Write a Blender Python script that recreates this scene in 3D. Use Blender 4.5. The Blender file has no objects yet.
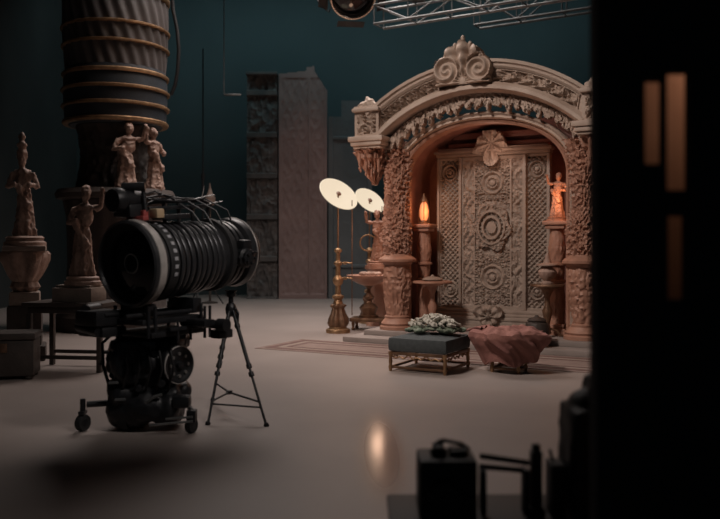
import bpy, bmesh, math, random
from mathutils import Vector, Matrix, noise
from math import sin, cos, pi, hypot, atan2, sqrt, floor, radians

random.seed(4)
scene = bpy.context.scene
col = scene.collection
F = 800.0          # focal length in pixels of the 720 px wide frame
HZ = 245.0         # horizon row
CH = 1.5           # camera height


def at(px, py, Y):
    """a pixel and a distance give a place"""
    return Vector(((px - 360) / F * Y, Y, CH + (HZ - py) / F * Y))


# ------------------------------------------------------------------ materials
def mat(name, c, rough=.6, metal=0., c2=None, scale=6., bump=0., bscale=40., detail=4., mix=(.35, .65), spec=.5, coat=0.):
    m = bpy.data.materials.new(name)
    m.use_nodes = True
    nt = m.node_tree
    b = nt.nodes['Principled BSDF']
    b.inputs['Roughness'].default_value = rough
    b.inputs['Metallic'].default_value = metal
    b.inputs['Specular IOR Level'].default_value = spec
    b.inputs['Coat Weight'].default_value = coat
    b.inputs['Base Color'].default_value = (*c, 1)
    tc = nt.nodes.new('ShaderNodeTexCoord')
    if c2:
        n = nt.nodes.new('ShaderNodeTexNoise')
        n.inputs['Scale'].default_value = scale
        n.inputs['Detail'].default_value = detail
        r = nt.nodes.new('ShaderNodeValToRGB')
        r.color_ramp.elements[0].position = mix[0]
        r.color_ramp.elements[1].position = mix[1]
        r.color_ramp.elements[0].color = (*c, 1)
        r.color_ramp.elements[1].color = (*c2, 1)
        nt.links.new(tc.outputs['Object'], n.inputs['Vector'])
        nt.links.new(n.outputs['Fac'], r.inputs['Fac'])
        nt.links.new(r.outputs['Color'], b.inputs['Base Color'])
    if bump:
        n2 = nt.nodes.new('ShaderNodeTexNoise')
        n2.inputs['Scale'].default_value = bscale
        n2.inputs['Detail'].default_value = 5
        bp = nt.nodes.new('ShaderNodeBump')
        bp.inputs['Strength'].default_value = bump
        bp.inputs['Distance'].default_value = .02
        nt.links.new(tc.outputs['Object'], n2.inputs['Vector'])
        nt.links.new(n2.outputs['Fac'], bp.inputs['Height'])
        nt.links.new(bp.outputs['Normal'], b.inputs['Normal'])
    return m


def emis(name, c, s):
    m = mat(name, c, .5)
    b = m.node_tree.nodes['Principled BSDF']
    b.inputs['Emission Color'].default_value = (*c, 1)
    b.inputs['Emission Strength'].default_value = s
    return m


M = {}
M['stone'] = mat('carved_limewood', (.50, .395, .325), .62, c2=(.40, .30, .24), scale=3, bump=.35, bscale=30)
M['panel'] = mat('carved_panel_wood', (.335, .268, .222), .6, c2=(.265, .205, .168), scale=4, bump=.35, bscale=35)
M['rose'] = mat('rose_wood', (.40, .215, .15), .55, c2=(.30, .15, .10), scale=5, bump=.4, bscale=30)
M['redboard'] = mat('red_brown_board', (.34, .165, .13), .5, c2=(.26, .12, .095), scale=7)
M['plinth'] = mat('plinth_paint', (.32, .27, .25), .6, c2=(.26, .22, .20), scale=2, bump=.1)
M['gold'] = mat('dull_gold', (.46, .29, .16), .42, .75, c2=(.30, .18, .10), scale=9, bump=.3)
M['bronze'] = mat('old_bronze', (.24, .14, .085), .45, .6, c2=(.14, .08, .05), scale=11, bump=.4)
M['black'] = mat('black_metal', (.012, .013, .015), .42, .2, c2=(.02, .02, .022), scale=12, bump=.15, bscale=80)
M['rubber'] = mat('black_rubber', (.010, .010, .011), .7, 0, c2=(.016, .016, .017), scale=15)
M['barrel'] = mat('barrel_black', (.030, .031, .034), .36, .3, c2=(.042, .042, .045), scale=18)
M['rim'] = mat('worn_grey_metal', (.58, .54, .51), .38, .35, c2=(.44, .41, .39), scale=10)
M['steel'] = mat('bare_steel', (.45, .44, .43), .35, .85, c2=(.3, .3, .3), scale=10)
M['lensglass'] = mat('coated_lens_glass', (.006, .006, .009), .09, 0, spec=.45, coat=.25)
M['lensdark'] = mat('matt_black_lining', (.007, .007, .008), .8)
M['cable'] = mat('cable_black', (.008, .008, .009), .5)
M['redtape'] = mat('red_strap', (.28, .05, .045), .6)
M['tan'] = mat('tan_box', (.40, .29, .18), .55)
M['mark'] = mat('dial_mark_white', (.33, .33, .35), .6)
M['teal_wall'] = mat('teal_painted_wall', (.048, .072, .077), .85, c2=(.037, .056, .060), scale=.35, bump=.1, bscale=6)
M['dark_wall'] = mat('dark_stage_wall', (.034, .038, .038), .9, c2=(.025, .028, .028), scale=.6, bump=.15, bscale=5)
M['dark_ceiling'] = mat('dark_ceiling_paint', (.02, .026, .028), .9)
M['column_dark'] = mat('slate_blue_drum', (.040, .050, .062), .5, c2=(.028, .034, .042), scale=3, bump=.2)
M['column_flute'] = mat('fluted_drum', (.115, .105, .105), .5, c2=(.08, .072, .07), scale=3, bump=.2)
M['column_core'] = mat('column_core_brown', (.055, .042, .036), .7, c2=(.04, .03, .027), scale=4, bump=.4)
M['statue'] = mat('weathered_statue', (.42, .29, .235), .65, c2=(.25, .165, .13), scale=6, bump=.5, bscale=25)
M['statue_block'] = mat('statue_block_stone', (.30, .24, .20), .75, c2=(.22, .175, .15), scale=5, bump=.25)
M['dark_wood'] = mat('dark_prop_wood', (.055, .042, .036), .55, c2=(.035, .027, .023), scale=5, bump=.2)
M['flat_pink'] = mat('faded_pink_flat', (.24, .165, .152), .8, c2=(.19, .13, .12), scale=1.2, bump=.2, bscale=8)
M['flat_dark'] = mat('dark_carved_flat', (.060, .058, .058), .8, c2=(.10, .088, .082), scale=3, bump=.3, bscale=8)
M['flat_grey'] = mat('grey_blue_flat', (.125, .135, .14), .8, c2=(.10, .108, .112), scale=1, bump=.2, bscale=8)
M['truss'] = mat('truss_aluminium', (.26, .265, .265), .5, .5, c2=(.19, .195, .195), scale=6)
M['truss_dark'] = mat('truss_dimmed_metal', (.075, .08, .082), .5, .4, c2=(.055, .06, .06), scale=6)  # darker copy of the truss metal, its dim light put into the colour
M['can'] = mat('lamp_can', (.10, .085, .08), .4, .5, c2=(.07, .06, .055), scale=6)
M['bright_rim'] = mat('polished_reflector', (.6, .5, .42), .25, .9)
M['disc'] = emis('lit_cream_disc', (1., .83, .60), .76)
M['disc'].node_tree.nodes['Principled BSDF'].inputs['Base Color'].default_value = (.08, .07, .06, 1)
M['disc_hub'] = mat('disc_hub_brown', (.22, .13, .09), .5)
M['amber'] = emis('amber_lit_glass', (1., .40, .17), .42)
M['ottoman'] = mat('teal_grey_upholstery', (.072, .083, .086), .9, c2=(.055, .064, .067), scale=20, bump=.3, bscale=120)
M['blanket'] = mat('dusty_rose_cloth', (.30, .135, .11), .85, c2=(.235, .10, .085), scale=5, bump=.3, bscale=60)
M['petal'] = mat('pale_petal', (.46, .44, .38), .7, c2=(.36, .33, .28), scale=14)
M['leaf'] = mat('grey_green_leaf', (.12, .16, .115), .7, c2=(.17, .19, .14), scale=14)
M['rug'] = mat('faded_rug', (.27, .20, .175), .95, c2=(.22, .16, .14), scale=6, bump=.3, bscale=60)
M['rug_band'] = mat('rug_dark_band', (.13, .075, .065), .95, c2=(.17, .10, .085), scale=9)
M['rug_line'] = mat('rug_pale_line', (.34, .28, .245), .95)
M['flatblack'] = mat('black_drape_paint', (.010, .012, .016), .9)
M['orange_board'] = mat('warm_plywood', (.50, .25, .14), .7, c2=(.40, .19, .10), scale=3)
M['flatcase'] = mat('black_case_shell', (.008, .008, .009), .6)

# floor: polished studio floor, with one glossier patch shaped to hold the warm reflection streak
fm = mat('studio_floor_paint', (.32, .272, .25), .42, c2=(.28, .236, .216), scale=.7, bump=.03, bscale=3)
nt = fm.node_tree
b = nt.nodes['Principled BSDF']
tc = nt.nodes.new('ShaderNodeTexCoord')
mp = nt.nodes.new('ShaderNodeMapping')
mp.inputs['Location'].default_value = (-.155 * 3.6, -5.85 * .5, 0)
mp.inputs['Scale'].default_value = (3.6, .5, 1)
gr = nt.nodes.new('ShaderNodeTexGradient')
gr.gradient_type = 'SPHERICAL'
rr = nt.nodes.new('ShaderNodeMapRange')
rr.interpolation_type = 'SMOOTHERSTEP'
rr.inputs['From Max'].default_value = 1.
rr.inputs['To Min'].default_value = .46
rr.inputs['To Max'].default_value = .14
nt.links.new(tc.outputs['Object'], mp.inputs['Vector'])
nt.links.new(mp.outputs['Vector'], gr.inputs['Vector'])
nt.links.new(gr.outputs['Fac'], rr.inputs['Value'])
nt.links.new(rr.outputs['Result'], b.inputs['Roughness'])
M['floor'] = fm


# ------------------------------------------------------------------ mesh builder
def frame(axis, up=(0, 0, 1)):
    z = Vector(axis).normalized()
    u = Vector(up)
    if abs(z.dot(u)) > .98:
        u = Vector((0, 1, 0))
    x = u.cross(z).normalized()
    y = z.cross(x)
    return Matrix((x, y, z)).transposed().to_4x4()


class MB:
    def __init__(s):
        s.v, s.f = [], []

    def add(s, vs, fs, m=None):
        o = len(s.v)
        s.v.extend((m @ Vector(p)) if m is not None else Vector(p) for p in vs)
        s.f.extend(tuple(o + i for i in f) for f in fs)
        return s

    def box(s, c, d, m=None, bev=.0, rz=0.):
        bm = bmesh.new()
        bmesh.ops.create_cube(bm, size=1)
        for v in bm.verts:
            v.co = Vector((v.co.x * d[0], v.co.y * d[1], v.co.z * d[2]))
        if bev:
            bmesh.ops.bevel(bm, geom=bm.edges[:], offset=min(bev, min(d) * .45), segments=2, profile=.6, affect='EDGES')
        t = Matrix.Translation(c) @ Matrix.Rotation(rz, 4, 'Z')
        if m is not None:
            t = m @ t
        bm.verts.index_update()
        s.add([v.co for v in bm.verts], [[v.index for v in f.verts] for f in bm.faces], t)
        bm.free()
        return s

    def lathe(s, prof, m=None, seg=32, rf=None, cap=True):
        vs, fs = [], []
        for (r, z) in prof:
            for k in range(seg):
                a = 2 * pi * k / seg
                q = r if rf is None else rf(r, a, z)
                vs.append((q * cos(a), q * sin(a), z))
        for i in range(len(prof) - 1):
            for k in range(seg):
                k2 = (k + 1) % seg
                fs.append((i * seg + k, i * seg + k2, (i + 1) * seg + k2, (i + 1) * seg + k))
        if cap:
            fs.append(tuple(reversed(range(seg))))
            n = (len(prof) - 1) * seg
            fs.append(tuple(n + k for k in range(seg)))
        return s.add(vs, fs, m)

    def cyl(s, p, q, r, r2=None, seg=16):
        p, q = Vector(p), Vector(q)
        m = Matrix.Translation(p) @ frame(q - p)
        return s.lathe([(r, 0), (r if r2 is None else r2, (q - p).length)], m, seg)

    def tube(s, pts, r, seg=8):
        pts = [Vector(p) for p in pts]
        vs, fs = [], []
        nrm = None
        for i, p in enumerate(pts):
            t = (pts[min(i + 1, len(pts) - 1)] - pts[max(i - 1, 0)]).normalized()
            if nrm is None:
                nrm = t.orthogonal().normalized()
            nrm = (nrm - t * nrm.dot(t)).normalized()
            bn = t.cross(nrm)
            rr_ = r(i / (len(pts) - 1)) if callable(r) else r
            for k in range(seg):
                a = 2 * pi * k / seg
                vs.append(p + nrm * (rr_ * cos(a)) + bn * (rr_ * sin(a)))
        n = len(pts)
        for i in range(n - 1):
            for k in range(seg):
                k2 = (k + 1) % seg
                fs.append((i * seg + k, i * seg + k2, (i + 1) * seg + k2, (i + 1) * seg + k))
        fs.append(tuple(reversed(range(seg))))
        fs.append(tuple((n - 1) * seg + k for k in range(seg)))
        return s.add(vs, fs)

    def ell(s, c, r, m=None, seg=18, rings=12):
        pr = []
        vs, fs = [], []
        for i in range(rings + 1):
            t = -pi / 2 + pi * i / rings
            pr.append((max(cos(t), .02), sin(t)))
        tm = Matrix.Translation(c) @ Matrix.Diagonal((r[0], r[1], r[2], 1))
        if m is not None:
            tm = m @ tm
        return s.lathe(pr, tm, seg)

    def torus(s, m, R, r, seg=32, sec=10):
        vs, fs = [], []
        for i in range(seg):
            a = 2 * pi * i / seg
            for k in range(sec):
                t = 2 * pi * k / sec
                vs.append(((R + r * cos(t)) * cos(a), (R + r * cos(t)) * sin(a), r * sin(t)))
        for i in range(seg):
            for k in range(sec):
                i2, k2 = (i + 1) % seg, (k + 1) % sec
                fs.append((i * sec + k, i2 * sec + k, i2 * sec + k2, i * sec + k2))
        return s.add(vs, fs, m)

    def sweep(s, prof, path, perp):
        """profile (a, b) points carried along a path; perp(i) gives the two axes"""
        vs, fs = [], []
        n, k = len(path), len(prof)
        for i, p in enumerate(path):
            A_, B_ = perp(i)
            for (a, b_) in prof:
                vs.append(Vector(p) + A_ * a + B_ * b_)
        for i in range(n - 1):
            for j in range(k):
                j2 = (j + 1) % k
                fs.append((i * k + j, i * k + j2, (i + 1) * k + j2, (i + 1) * k + j))
        fs.append(tuple(reversed(range(k))))
        fs.append(tuple((n - 1) * k + j for j in range(k)))
        return s.add(vs, fs)

    def relief(s, x0, x1, z0, z1, step, height, thick, inside=None, mp_=None):
        """solid slab in x, z whose front (-y) side carries carved height; inside() cuts its outline"""
        nx, nz = max(2, round((x1 - x0) / step)), max(2, round((z1 - z0) / step))
        X = [x0 + (x1 - x0) * i / nx for i in range(nx + 1)]
        Z = [z0 + (z1 - z0) * j / nz for j in range(nz + 1)]
        ok = [[inside is None or inside((X[i] + X[i + 1]) / 2, (Z[j] + Z[j + 1]) / 2) for j in range(nz)] for i in range(nx)]
        vs, idf, idb, fs = [], {}, {}, []
        P = mp_ or (lambda x, z, h: (x, -h, z))

        def vf(i, j):
            if (i, j) not in idf:
                idf[i, j] = len(vs)
                vs.append(P(X[i], Z[j], height(X[i], Z[j])))
            return idf[i, j]

        def vb(i, j):
            if (i, j) not in idb:
                idb[i, j] = len(vs)
                vs.append(P(X[i], Z[j], -thick))
            return idb[i, j]
        for i in range(nx):
            for j in range(nz):
                if not ok[i][j]:
                    continue
                fs.append((vf(i, j), vf(i + 1, j), vf(i + 1, j + 1), vf(i, j + 1)))
                fs.append((vb(i, j + 1), vb(i + 1, j + 1), vb(i + 1, j), vb(i, j)))
                if i == 0 or not ok[i - 1][j]:
                    fs.append((vf(i, j), vf(i, j + 1), vb(i, j + 1), vb(i, j)))
                if i == nx - 1 or not ok[i + 1][j]:
                    fs.append((vf(i + 1, j + 1), vf(i + 1, j), vb(i + 1, j), vb(i + 1, j + 1)))
                if j == 0 or not ok[i][j - 1]:
                    fs.append((vf(i + 1, j), vf(i, j), vb(i, j), vb(i + 1, j)))
                if j == nz - 1 or not ok[i][j + 1]:
                    fs.append((vf(i, j + 1), vf(i + 1, j + 1), vb(i + 1, j + 1), vb(i, j + 1)))
        return s.add(vs, fs)

    def build(s, name, m, parent=None, smooth=True, world=False):
        me = bpy.data.meshes.new(name)
        vs = s.v
        if world and parent is not None:
            full, q = Matrix.Identity(4), parent
            while q is not None:
                full = Matrix.Translation(q.location) @ Matrix.Rotation(q.rotation_euler.z, 4, 'Z') @ full
                q = q.parent
            inv = full.inverted()
            vs = [inv @ p for p in vs]
        me.from_pydata([tuple(p) for p in vs], [], s.f)
        bm = bmesh.new()
        bm.from_mesh(me)
        bmesh.ops.recalc_face_normals(bm, faces=bm.faces[:])
        bm.to_mesh(me)
        bm.free()
        me.materials.append(M[m])
        if smooth:
            me.polygons.foreach_set('use_smooth', [True] * len(me.polygons))
            me.set_sharp_from_angle(angle=radians(38))
        o = bpy.data.objects.new(name, me)
        col.objects.link(o)
        if parent is not None:
            o.parent = parent
        return o


def thing(name, label, cat, loc=(0, 0, 0), rz=0., group=None):
    o = bpy.data.objects.new(name, None)
    o.empty_display_size = .2
    col.objects.link(o)
    o.location = loc
    o.rotation_euler = (0, 0, rz)
    return tag(o, label, cat, group)


def tag(o, label, cat, group=None):
    o['label'] = label
    o['category'] = cat
    if group:
        o['group'] = group
    return o


def struct(o):
    o['kind'] = 'structure'
    return o


def fuse(o, voxel, amp=0., sc=8.):
    """melt the pieces of one carved body into a single skin and roughen it"""
    md = o.modifiers.new('r', 'REMESH')
    md.mode = 'VOXEL'
    md.voxel_size = voxel
    dg = bpy.context.evaluated_depsgraph_get()
    me = bpy.data.meshes.new_from_object(o.evaluated_get(dg))
    o.modifiers.clear()
    old = o.data
    o.data = me
    bpy.data.meshes.remove(old)
    me.name = o.name
    if amp:
        ns = [v.normal.copy() for v in me.vertices]
        for v, n in zip(me.vertices, ns):
            v.co += n * amp * (ridge(v.co.x * sc, v.co.y * sc, v.co.z * sc) - .4)
    me.polygons.foreach_set('use_smooth', [True] * len(me.polygons))
    return o


def copy_tree(o, parent=None):
    c = o.copy()
    col.objects.link(c)
    if parent is not None:
        c.parent = parent
    for ch in list(o.children):
        copy_tree(ch, c)
    return c


# ------------------------------------------------------------------ carving patterns (0..1)
def nz3(x, y, z=0.):
    return noise.noise(Vector((x, y, z)))


def ridge(x, y, z=0.):
    return 1 - min(1, abs(nz3(x, y, z)) * 2.6)


def sstep(a, b_, x):
    t = max(0., min(1., (x - a) / (b_ - a)))
    return t * t * (3 - 2 * t)


def scroll(x, z, k=.2, turns=16):
    i, j = floor(x / k), floor(z / k)
    dx, dz = x / k - i - .5, z / k - j - .5
    r, th = hypot(dx, dz), atan2(dz, dx)
    s = 1 if (i + j) % 2 else -1
    v = .5 + .5 * cos(s * th + turns * r)
    e = sstep(.52, .40, r)
    lf = ridge(x * 1.6 / k + 3, z * 1.6 / k, 4)
    return v * e + (1 - e) * lf * .9


def leaves(x, z, k=.1):
    wx = x + .35 * k * nz3(x / k * .7, z / k * .7, 9)
    wz = z + .35 * k * nz3(x / k * .7, z / k * .7, 19)
    return .65 * ridge(wx / k, wz / k * .6) + .35 * ridge(wx / k * 2.1, wz / k * 2.1, 5)


def rosette(dx, dz, R):
    r = hypot(dx, dz) / R
    if r > 1:
        return None
    th = atan2(dz, dx)
    ring = .5 + .5 * cos(r * 15)
    pet = .5 + .5 * cos(8 * th)
    return ring * (.75 + .25 * pet) if r > .25 else 1.0 - r


def lattice(x, z, k=.09):
    a = abs(sin(pi * (x + z) / k)) * abs(sin(pi * (x - z) / k))
    return 1 - a


def flames(x, z):
    return .5 + .5 * sin(x * 46 + 3.2 * sin(z * 13 + 2 * nz3(x * 3, z * 2)) + 2.5 * nz3(x * 6, z * 5, 3))


# ------------------------------------------------------------------ setting
def slab(name, c, d, m):
    return struct(MB().box(c, d).build(name, m, smooth=False))


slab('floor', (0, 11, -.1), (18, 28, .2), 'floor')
slab('wall_back', (0, 24.1, 4.6), (18, .2, 9.2), 'teal_wall')
slab('wall_left', (-8.6, 11, 4.6), (.2, 28, 9.2), 'dark_wall')
slab('wall_right', (8.6, 11, 4.6), (.2, 28, 9.2), 'dark_wall')
slab('ceiling', (0, 11, 9.3), (18, 28, .2), 'dark_ceiling')

# ------------------------------------------------------------------ the set: archway frame
YAW = radians(-28)
AC = Vector((1.85, 12.08, 0))
AM = Matrix.Translation(AC) @ Matrix.Rotation(YAW, 4, 'Z')


def A(u, v, z=0.):
    return AM @ Vector((u, v, z))


PT = .16     # platform height
o = thing('stage_platform', 'low pale two step platform under the carved archway and panel', 'platform', AC, YAW)
MB().box((.22, .75, PT * .25), (4.5, 2.9, PT * .5), bev=.012).build('lower_step', 'plinth', o)
MB().box((.25, .91, PT * .75), (4.2, 2.5, PT * .5), bev=.012).build('upper_step', 'plinth', o)

o = thing('patterned_rug', 'flat faded rug with striped border in front of the pale platform', 'rug', AC, YAW)
RU0, RU1, RV0, RV1 = -2.75, 2.45, -2.02, -.76
MB().box(((RU0 + RU1) / 2, (RV0 + RV1) / 2, .004), (RU1 - RU0, RV1 - RV0, .008)).build('rug_field', 'rug', o)
for (mm, d0, w) in (('rug_band', .10, .10), ('rug_line', .24, .045), ('rug_band', .33, .05)):
    mb = MB()
    a0, a1, b0, b1 = RU0 + d0, RU1 - d0, RV0 + d0, RV1 - d0
    for (x0, x1, y0, y1) in ((a0, a1, b0, b0 + w), (a0, a1, b1 - w, b1), (a0, a0 + w, b0 + w, b1 - w), (a1 - w, a1, b0 + w, b1 - w)):
        mb.box(((x0 + x1) / 2, (y0 + y1) / 2, .0085), (x1 - x0, y1 - y0, .005))
    mb.build('rug_border', mm, o, smooth=False)

arch = thing('carved_archway', 'tall ornate carved archway with curved top standing on the pale platform', 'archway', AC, YAW)


def arc_pts(a0, a1, apex, n):
    """segmental arc from (u=a0, z0) over the apex to (u=a1, z0)"""
    (u0, z0), (u1, z1), (ua, za) = a0, a1, apex
    # circle through three points
    ax, ay, bx, by, cx, cy = u0, z0, ua, za, u1, z1
    d = 2 * (ax * (by - cy) + bx * (cy - ay) + cx * (ay - by))
    ux = ((ax * ax + ay * ay) * (by - cy) + (bx * bx + by * by) * (cy - ay) + (cx * cx + cy * cy) * (ay - by)) / d
    uy = ((ax * ax + ay * ay) * (cx - bx) + (bx * bx + by * by) * (ax - cx) + (cx * cx + cy * cy) * (bx - ax)) / d
    R = hypot(ax - ux, ay - uy)
    t0, t1 = atan2(ay - uy, ax - ux), atan2(cy - uy, cx - ux)
    return [(ux + R * cos(t0 + (t1 - t0) * i / n), uy + R * sin(t0 + (t1 - t0) * i / n)) for i in range(n + 1)]


NB = 220
OUT = arc_pts((-1.70, 3.50), (1.64, 3.56), (-.06, 4.13), NB)
INN = arc_pts((-1.60, 3.16), (1.58, 3.20), (-.04, 3.80), NB)


def band(s, t, h):
    """s 0..1 along the arch, t 0..1 from lower to upper edge, h towards the viewer"""
    f = s * NB
    i = min(NB - 1, int(f))
    q = f - i
    lo = (INN[i][0] * (1 - q) + INN[i + 1][0] * q, INN[i][1] * (1 - q) + INN[i + 1][1] * q)
    up = (OUT[i][0] * (1 - q) + OUT[i + 1][0] * q, OUT[i][1] * (1 - q) + OUT[i + 1][1] * q)
    return (lo[0] * (1 - t) + up[0] * t, -.34 - h, lo[1] * (1 - t) + up[1] * t)


BL = 3.75  # arc length


def band_h(s, t):
    x, z = s * BL, t * .5
    # framed panels: left 0.02-.36, right .60-.98
    for (a, b_, kind) in ((.03, .355, 0), (.585, .97, 1)):
        if a < s < b_ and .2 < t < .86:
            e = min((s - a) * BL, (b_ - s) * BL, (t - .2) * .5, (.86 - t) * .5)
            if e < .035:
                return .05
            if kind == 0:
                return -.045 + .11 * scroll(x, z + .02, .125) + .02 * leaves(x, z, .05)
            w = .5 + .5 * sin(30 * (x * .8 - z) + 1.5 * sin(z * 20))
            return -.05 + .075 * w + .06 * leaves(x, z, .07)
    return .02 + .008 * leaves(x, z, .08)


mb = MB()
mb.relief(0, 1, 0, 1, 1 / 250., band_h, .55, mp_=lambda s, t, h: band(s, t, h if h > -.5 else -.66)) if False else None
# carve with more cells along than across
nS, nT = 300, 44
vs, fs = [], []
for i in range(nS + 1):
    for j in range(nT + 1):
        vs.append(band(i / nS, j / nT, band_h(i / nS, j / nT)))
k0 = len(vs)
for i in range(nS + 1):
    for j in (0, nT):
        p = band(i / nS, j / nT, 0)
        vs.append((p[0], .30, p[2]))
for i in range(nS):
    for j in range(nT):
        a = i * (nT + 1) + j
        fs.append((a, a + nT + 1, a + nT + 2, a + 1))
    a, b2 = i * (nT + 1), (i + 1) * (nT + 1)
    c0, c1 = k0 + 2 * i, k0 + 2 * (i + 1)
    fs.append((a, b2, c1, c0))
    fs.append((a + nT, b2 + nT, c1 + 1, c0 + 1))
    fs.append((c0, c1, c1 + 1, c0 + 1))
mb = MB().add(vs, fs)
mb.build('arched_band', 'stone', arch)


def arc_mould(name, pts, prof, m, y):
    P = [Vector((u, y, z)) for (u, z) in pts]

    def perp(i):
        t = (P[min(i + 1, len(P) - 1)] - P[max(i - 1, 0)]).normalized()
        return Vector((0, -1, 0)), Vector((-t.z, 0, t.x))
    return MB().sweep(prof, P, perp).build(name, m, arch)


arc_mould('upper_moulding', OUT, [(-.6, -.02), (.07, -.05), (.10, -.02), (.10, .01), (.14, .03), (.14, .075), (-.6, .075)], 'stone', -.34)
arc_mould('lower_moulding', INN, [(-.5, -.05), (.06, -.06), (.12, -.02), (.12, .03), (.08, .06), (.05, .085), (-.5, .08)], 'stone', -.34)

# end blocks with cornice
for sgn in (-1, 1):
    cx = -1.74 if sgn < 0 else 1.79
    mb = MB()

    def hb(x, z):
        e = min(x - (cx - .2), (cx + .2) - x, z - 3.20, 3.58 - z)
        return .05 if e < .04 else .085 * scroll(x - cx + .11, z - 3.23, .16)
    mb.relief(cx - .21, cx + .21, 3.18, 3.60, .012, hb, .72, mp_=lambda x, z, h: (x, -.40 - h, z))
    blk = mb.build('end_block', 'stone', arch)
    MB().box((cx, -.10, 3.61), (.47, .84, .06), bev=.02).box((cx, -.10, 3.65), (.42, .78, .04), bev=.015).build('block_cap', 'stone', blk)
    mb = MB()
    mb.ell((cx - sgn * .02, -.42, 3.70), (.10, .06, .10)).ell((cx + sgn * .10, -.42, 3.68), (.06, .05, .07))
    mb.ell((cx - sgn * .12, -.42, 3.68), (.06, .05, .06)).ell((cx, -.42, 3.77), (.035, .035, .06))
    fuse(mb.build('leaf_finial', 'stone', blk), .015, .02, 16)
    mb = MB().box((cx - sgn * .03, -.10, 3.15), (.60, .96, .08), bev=.02).box((cx - sgn * .03, -.10, 3.08), (.54, .90, .07), bev=.02)
    mb.box((cx - sgn * .03, -.10, 3.03), (.48, .82, .05), bev=.015)
    mb.build('cornice', 'stone', arch)
    # hanging corbel under the cornice: carved inverted cone with drops
    mb = MB()

    def rf(r, a, z, c=cx):
        return r * (1 + .5 * (leaves(a * .16, z * .8 + c, .035) - .45))
    mb.lathe([(.04, 2.46), (.06, 2.52), (.10, 2.58), (.12, 2.66), (.17, 2.72), (.18, 2.80), (.24, 2.86), (.25, 2.93), (.28, 2.98), (.28, 3.01)],
             Matrix.Translation((cx + sgn * .02, -.12, 0)) @ Matrix.Diagonal((1, 1.25, 1, 1)), 90, rf)
    for k in range(26):
        a = k * 2.4
        q = .14 + .14 * ((k * 7) % 10) / 10
        px, py = cx + sgn * .02 + q * cos(a), -.12 + q * 1.25 * sin(a)
        L = (.10 + .24 * random.random()) + (.28 - q)
        mb.lathe([(.006, 2.98 - L), (.022, 3.01 - L), (.012, 3.04 - L), (.032, 3.0 - L * .5), (.036, 2.99)], Matrix.Translation((px, py, 0)), 8)
    mb.build('hanging_corbel', 'rose', arch)

# crest: two volutes and a fan
cu, cz = -.14, 4.00


def crest_in(x, z):
    x -= cu
    z -= cz
    for sx in (-1, 1):
        if hypot(x - sx * .25, z - .07) < .20:
            return True
    if abs(x) < .42 and -.14 < z < .06:
        return True
    r, th = hypot(x, z + .02), atan2(x, z + .02)
    if abs(th) < 1.0 and r < .47 * (1 - .20 * abs(th)) + .04 * abs(cos(th * 7)):
        return True
    return False


def crest_h(x, z):
    x -= cu
    z -= cz
    for sx in (-1, 1):
        dx, dz = x - sx * .25, z - .07
        r, th = hypot(dx, dz), atan2(dz, dx)
        if r < .20:
            return .06 + .09 * (.5 + .5 * cos(sx * -th + r * 60)) * (.55 + .45 * r / .2)
    r, th = hypot(x, z + .1), atan2(x, z + .1)
    return .05 + .12 * abs(cos(th * 7)) * min(1, r * 4) + .02 * cos(r * 40)


MB().relief(cu - .5, cu + .5, cz - .16, cz + .56, .0105, crest_h, .0, crest_in,
            mp_=lambda x, z, h: (x, -.42 - h if h > .001 else -.22, z)).build('crest', 'stone', arch)
mb = MB()
for k in range(7):
    th = (k - 3) * .26
    mb.ell((cu + (.49 - .035 * abs(k - 3)) * sin(th), -.47, cz - .02 + (.49 - .035 * abs(k - 3)) * cos(th)), (.030, .05, .055))
mb.ell((cu, -.46, cz + .52), (.03, .04, .06))
fuse(mb.build('crest_plume', 'stone', arch), .010, .010, 30)

# dripping lace under the band
def drip(s):
    n1 = abs(nz3(s * 60, 1.3)) * 1.3
    n2 = .5 + .5 * cos(s * BL * 2 * pi / .17)
    return .12 + .08 * n2 + .15 * min(1, n1) * (.35 + .65 * abs(sin(s * 21)))


SP = arc_pts((-1.50, 3.08), (1.54, 3.12), (-.04, 3.76), 200)


def lace_map(s, t, h):
    f = s * 200
    i = min(199, int(f))
    q = f - i
    u = SP[i][0] * (1 - q) + SP[i + 1][0] * q
    z = SP[i][1] * (1 - q) + SP[i + 1][1] * q
    return (u, -.20 - h, z - t)


def lace_in(s, t):
    if t > drip(s):
        return False
    x = s * BL
    hole = leaves(x, t, .075)
    return t < .05 or hole > .22


mb = MB()
vsd, fsd, idx = [], [], {}
NS, NTt, TS = 330, 24, .0145


def lv(i, j, bk):
    if (i, j, bk) not in idx:
        idx[i, j, bk] = len(vsd)
        h = -.06 if bk else .045 * leaves(i / NS * BL + 4, j * TS, .06) + .05
        vsd.append(lace_map(i / NS, j * TS, h))
    return idx[i, j, bk]


cell = {(i, j) for i in range(NS) for j in range(NTt) if lace_in((i + .5) / NS, (j + .5) * TS)}
for (i, j) in cell:
    fsd.append((lv(i, j, 0), lv(i + 1, j, 0), lv(i + 1, j + 1, 0), lv(i, j + 1, 0)))
    fsd.append((lv(i, j, 1), lv(i, j + 1, 1), lv(i + 1, j + 1, 1), lv(i + 1, j, 1)))
    for (n, e) in (((i - 1, j), ((i, j), (i, j + 1))), ((i + 1, j), ((i + 1, j), (i + 1, j + 1))),
                   ((i, j - 1), ((i, j), (i + 1, j))), ((i, j + 1), ((i, j + 1), (i + 1, j + 1)))):
        if n not in cell:
            (p, q) = e
            fsd.append((lv(*p, 0), lv(*q, 0), lv(*q, 1), lv(*p, 1)))
mb.add(vsd, fsd).build('hanging_lace', 'stone', arch)

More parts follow.
